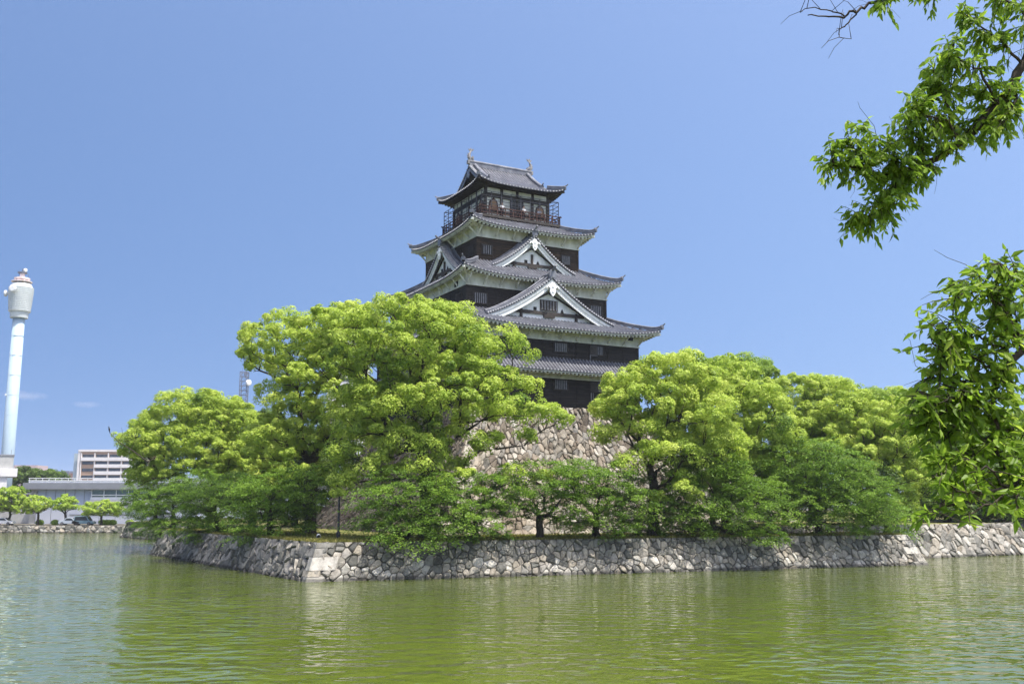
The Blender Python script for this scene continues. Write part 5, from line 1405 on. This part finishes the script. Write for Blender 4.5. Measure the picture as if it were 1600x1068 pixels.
# ------------------------------------------------------------------ tree leaning over the viewer from the right bank
def overhang():
    rs = np.random.default_rng(77)
    root = empty("overhanging_tree", (9.5, 2.2, 3.4)); tag(root, "dark-branched tree on the near bank whose leafy branches hang in from the right", "tree")
    O = np.array([9.5, 2.2, 3.4])
    br = MB(); twigs = []
    trunk = [O, O + (.1, 0, 2), O + (-.2, .4, 4.2), O + (-.5, 1.0, 6.4), O + (-.9, 1.9, 8.6), O + (-1.3, 2.5, 10.4)]
    br.tube(trunk, [.34, .28, .24, .2, .15, .09], 10)
    mains = [  # (attach, px points with distance, start/end radius, leaf density span)
        (trunk[4], [(1690, 20, 8.6), (1600, 100, 8.5), (1560, 165, 8.5), (1500, 225, 8.5), (1440, 262, 8.5), (1405, 272, 8.5), (1370, 274, 8.4), (1330, 262, 8.4), (1300, 250, 8.3)], .055, .007),
        (trunk[5], [(1700, -90, 9.4), (1560, -60, 9.4), (1440, -25, 9.4), (1365, 2, 9.4), (1340, 18, 9.4), (1318, 26, 9.4), (1290, 27, 9.4), (1262, 24, 9.4)], .028, .006),
        (trunk[2], [(1700, 470, 6.2), (1600, 545, 6.2), (1565, 580, 6.2), (1552, 630, 6.2), (1552, 680, 6.1), (1560, 720, 6.1)], .034, .006),
        (trunk[1], [(1720, 700, 6.0), (1620, 735, 6.0), (1575, 760, 6.0), (1530, 770, 5.9), (1490, 762, 5.9)], .022, .004)]
    subs = [
        (0, 5, [(1398, 290, 8.4), (1396, 315, 8.4), (1380, 322, 8.4), (1355, 330, 8.4), (1340, 338, 8.4)]), (0, 4, [(1410, 262, 8.4), (1403, 248, 8.3), (1385, 235, 8.3), (1370, 215, 8.3)]),
        (0, 3, [(1480, 190, 8.3), (1440, 175, 8.2), (1425, 170, 8.2)]), (0, 2, [(1530, 110, 8.3), (1500, 90, 8.2), (1478, 85, 8.2)]), (0, 1, [(1560, 60, 8.4), (1530, 40, 8.3), (1510, 20, 8.3)]), (0, 1, [(1600, 20, 8.4), (1570, -5, 8.3), (1550, -20, 8.3)]),
        (0, 2, [(1590, 150, 8.4), (1580, 180, 8.3), (1560, 200, 8.3)]), (0, 3, [(1530, 190, 8.6), (1560, 190, 8.6), (1585, 165, 8.6)]), (0, 3, [(1470, 150, 8.5), (1460, 120, 8.5), (1490, 70, 8.5)]), (0, 2, [(1520, 140, 8.6), (1480, 130, 8.6), (1455, 150, 8.6)]), (0, 4, [(1440, 225, 8.4), (1420, 200, 8.4), (1445, 160, 8.4)]), (0, 6, [(1340, 250, 8.4), (1330, 225, 8.3), (1350, 200, 8.3)]),
        (1, 4, [(1320, 38, 9.4), (1311, 45, 9.4), (1312, 58, 9.3), (1330, 61, 9.3)]), (1, 5, [(1300, 18, 9.4), (1262, 12, 9.4), (1250, 20, 9.4)]), (1, 3, [(1400, -10, 9.4), (1385, 5, 9.3)]), (1, 2, [(1470, -15, 9.4), (1440, -10, 9.3)]),
        (2, 1, [(1560, 540, 6.2), (1530, 525, 6.1), (1490, 500, 6.0), (1470, 520, 6)]), (2, 2, [(1530, 590, 6.2), (1490, 600, 6.1), (1450, 590, 6.1)]), (2, 2, [(1520, 560, 6.1), (1480, 560, 6.1), (1455, 530, 6)]), (2, 1, [(1580, 500, 6.2), (1560, 460, 6.1), (1530, 430, 6.1)]), (2, 1, [(1560, 470, 6.1), (1510, 450, 6.1), (1490, 470, 6.0)]), (2, 0, [(1610, 460, 6.2), (1590, 430, 6.1), (1560, 410, 6.1)]),
        (2, 3, [(1530, 622, 6.2), (1500, 630, 6.1), (1460, 650, 6.1), (1440, 670, 6.1)]), (2, 3, [(1520, 650, 6.2), (1490, 670, 6.2), (1470, 680, 6.2)]), (2, 3, [(1500, 610, 6.0), (1470, 630, 6.0), (1435, 610, 6.0)]), (2, 4, [(1530, 700, 6.1), (1500, 710, 6.0), (1480, 735, 6.0)]), (2, 5, [(1575, 745, 6.1), (1585, 770, 6.1)]), (2, 4, [(1580, 670, 6.2), (1610, 690, 6.2)]),
        (3, 2, [(1550, 785, 5.9), (1520, 800, 5.9), (1495, 805, 5.9)]), (3, 3, [(1500, 790, 5.9), (1470, 790, 5.9), (1455, 805, 5.8)]), (3, 4, [(1470, 740, 5.9), (1455, 745, 5.9)]), (3, 1, [(1590, 790, 5.9), (1600, 800, 5.9)]), (3, 2, [(1540, 730, 5.9), (1500, 720, 5.9)])]
    LP = []; 
    def curve(pts, r0, r1, leafy, jit=.01, n=6):
        pts = np.array(pts); seg = []
        for a, b in zip(pts[:-1], pts[1:]):
            for t in np.linspace(0, 1, 4, endpoint=False): seg.append(a * (1 - t) + b * t + rs.normal(0, jit, 3))
        seg.append(pts[-1]); seg = np.array(seg)
        br.tube(seg, np.linspace(r0, r1, len(seg)), n)
        return seg
    msegs = []
    for k, (att, pp, r0, r1) in enumerate(mains):
        w = [at_depth(*q) for q in pp]; s = curve([att] + w, r0, r1, True, .012); msegs.append((w, s))
    anchors = []
    bare = 1
    for (m, i, pp) in subs:
        st = msegs[m][0][i]; w = [st] + [at_depth(*q) for q in pp]
        s = curve(w, .015 if m == 0 else .009, .003, True, .012, 5)
        if m == 1 and i in (4, 5):
            for q in s[::2]:
                d = unit(rs.normal(size=(1, 3)))[0] * .25; br.tube([q, q + d * .6 + (0, 0, .03), q + d], [.004, .003, .002], 4)
            continue
        anchors.append((m, s[2:] if m < 3 else s[3::2]))
    for m in (0, 2, 3): anchors.append((m, msegs[m][1][10:]))
    # twigs with alternate drooping leaves
    C = []; TT = []; NNs = []; SZ = []; AA = []
    for (m, s) in anchors:
        size = .095 if m < 2 else .088
        for q in s:
            for _ in range(rs.integers(*((2, 6), (2, 5), (2, 4), (1, 3))[m])):
                d = unit(rs.normal(size=(1, 3)) + [-.35, 0, .15])[0]; L = rs.uniform(.10, .26) if m < 2 else rs.uniform(.10, .24)
                if q[2] + d[2] * L - .22 * L < 4.90: continue
                k = 6; tw = [q + d * L * t + np.array([0, 0, -.22]) * L * t * t for t in np.linspace(0, 1, k)]
                br.tube(tw, np.linspace(.0045, .0015, k), 4, cap=False)
                val = rs.normal(.5, .16)
                for j in range(1, k):
                    for sgn in (-1, 1):
                        if rs.random() < .12: continue
                        dirv = unit((d * .45 + np.cross(d, (0, 0, 1)) * sgn * .6 + np.array([0, 0, -.75 if m < 2 else -.42]) + rs.normal(0, .28 if m < 2 else .36, 3))[None])[0]
                        C.append(tw[j]); TT.append(dirv); SZ.append(size * rs.uniform(.6, 1.2)); AA.append(val + rs.normal(0, .16))
            if rs.random() < .24:
                d = unit(rs.normal(size=(1, 3)) + [-.5, 0, -.2])[0] * rs.uniform(.2, .5); br.tube([q, q + d * .4 + rs.normal(0, .03, 3), q + d * .75 + rs.normal(0, .03, 3), q + d], [.0028, .002, .0016, .001], 4, cap=False)
    C = np.array(C); TT = np.array(TT); SZ = np.array(SZ)[:, None]; n = len(C)
    side = unit(np.cross(TT, unit(rs.normal(size=(n, 3)) + [0, 0, .4]))); nr = np.cross(side, TT)
    l = SZ; w = SZ * .19
    # each leaf: two quads folded on the midrib, curved towards the tip
    a = C; b = C + TT * l * .38 + nr * l * .04; c_ = C + TT * l * .75 + nr * l * .02; e = C + TT * l - nr * l * .05
    sL = b + side * w + nr * w * .25; sR = b - side * w + nr * w * .25; tL = c_ + side * w * .55 + nr * w * .15; tR = c_ - side * w * .55 + nr * w * .15
    V = np.concatenate([np.stack([a, sL, tL, c_], 1), np.stack([a, c_, tR, sR], 1), np.stack([c_, tL, e, tR], 1)])
    A = np.tile(np.clip(AA, 0, 1), 3)
    tr = br.build("trunk", M['bark'], None, smooth=True); tr.data.transform(__import__('mathutils').Matrix.Translation(-Vector(O))); tr.parent = root
    link_mesh("leaves", quads_mesh("leaves", V - O, M['zelkova'], A), root)
    return n
nl = overhang()
print("leaf quads", NT, "overhang leaves", nl)
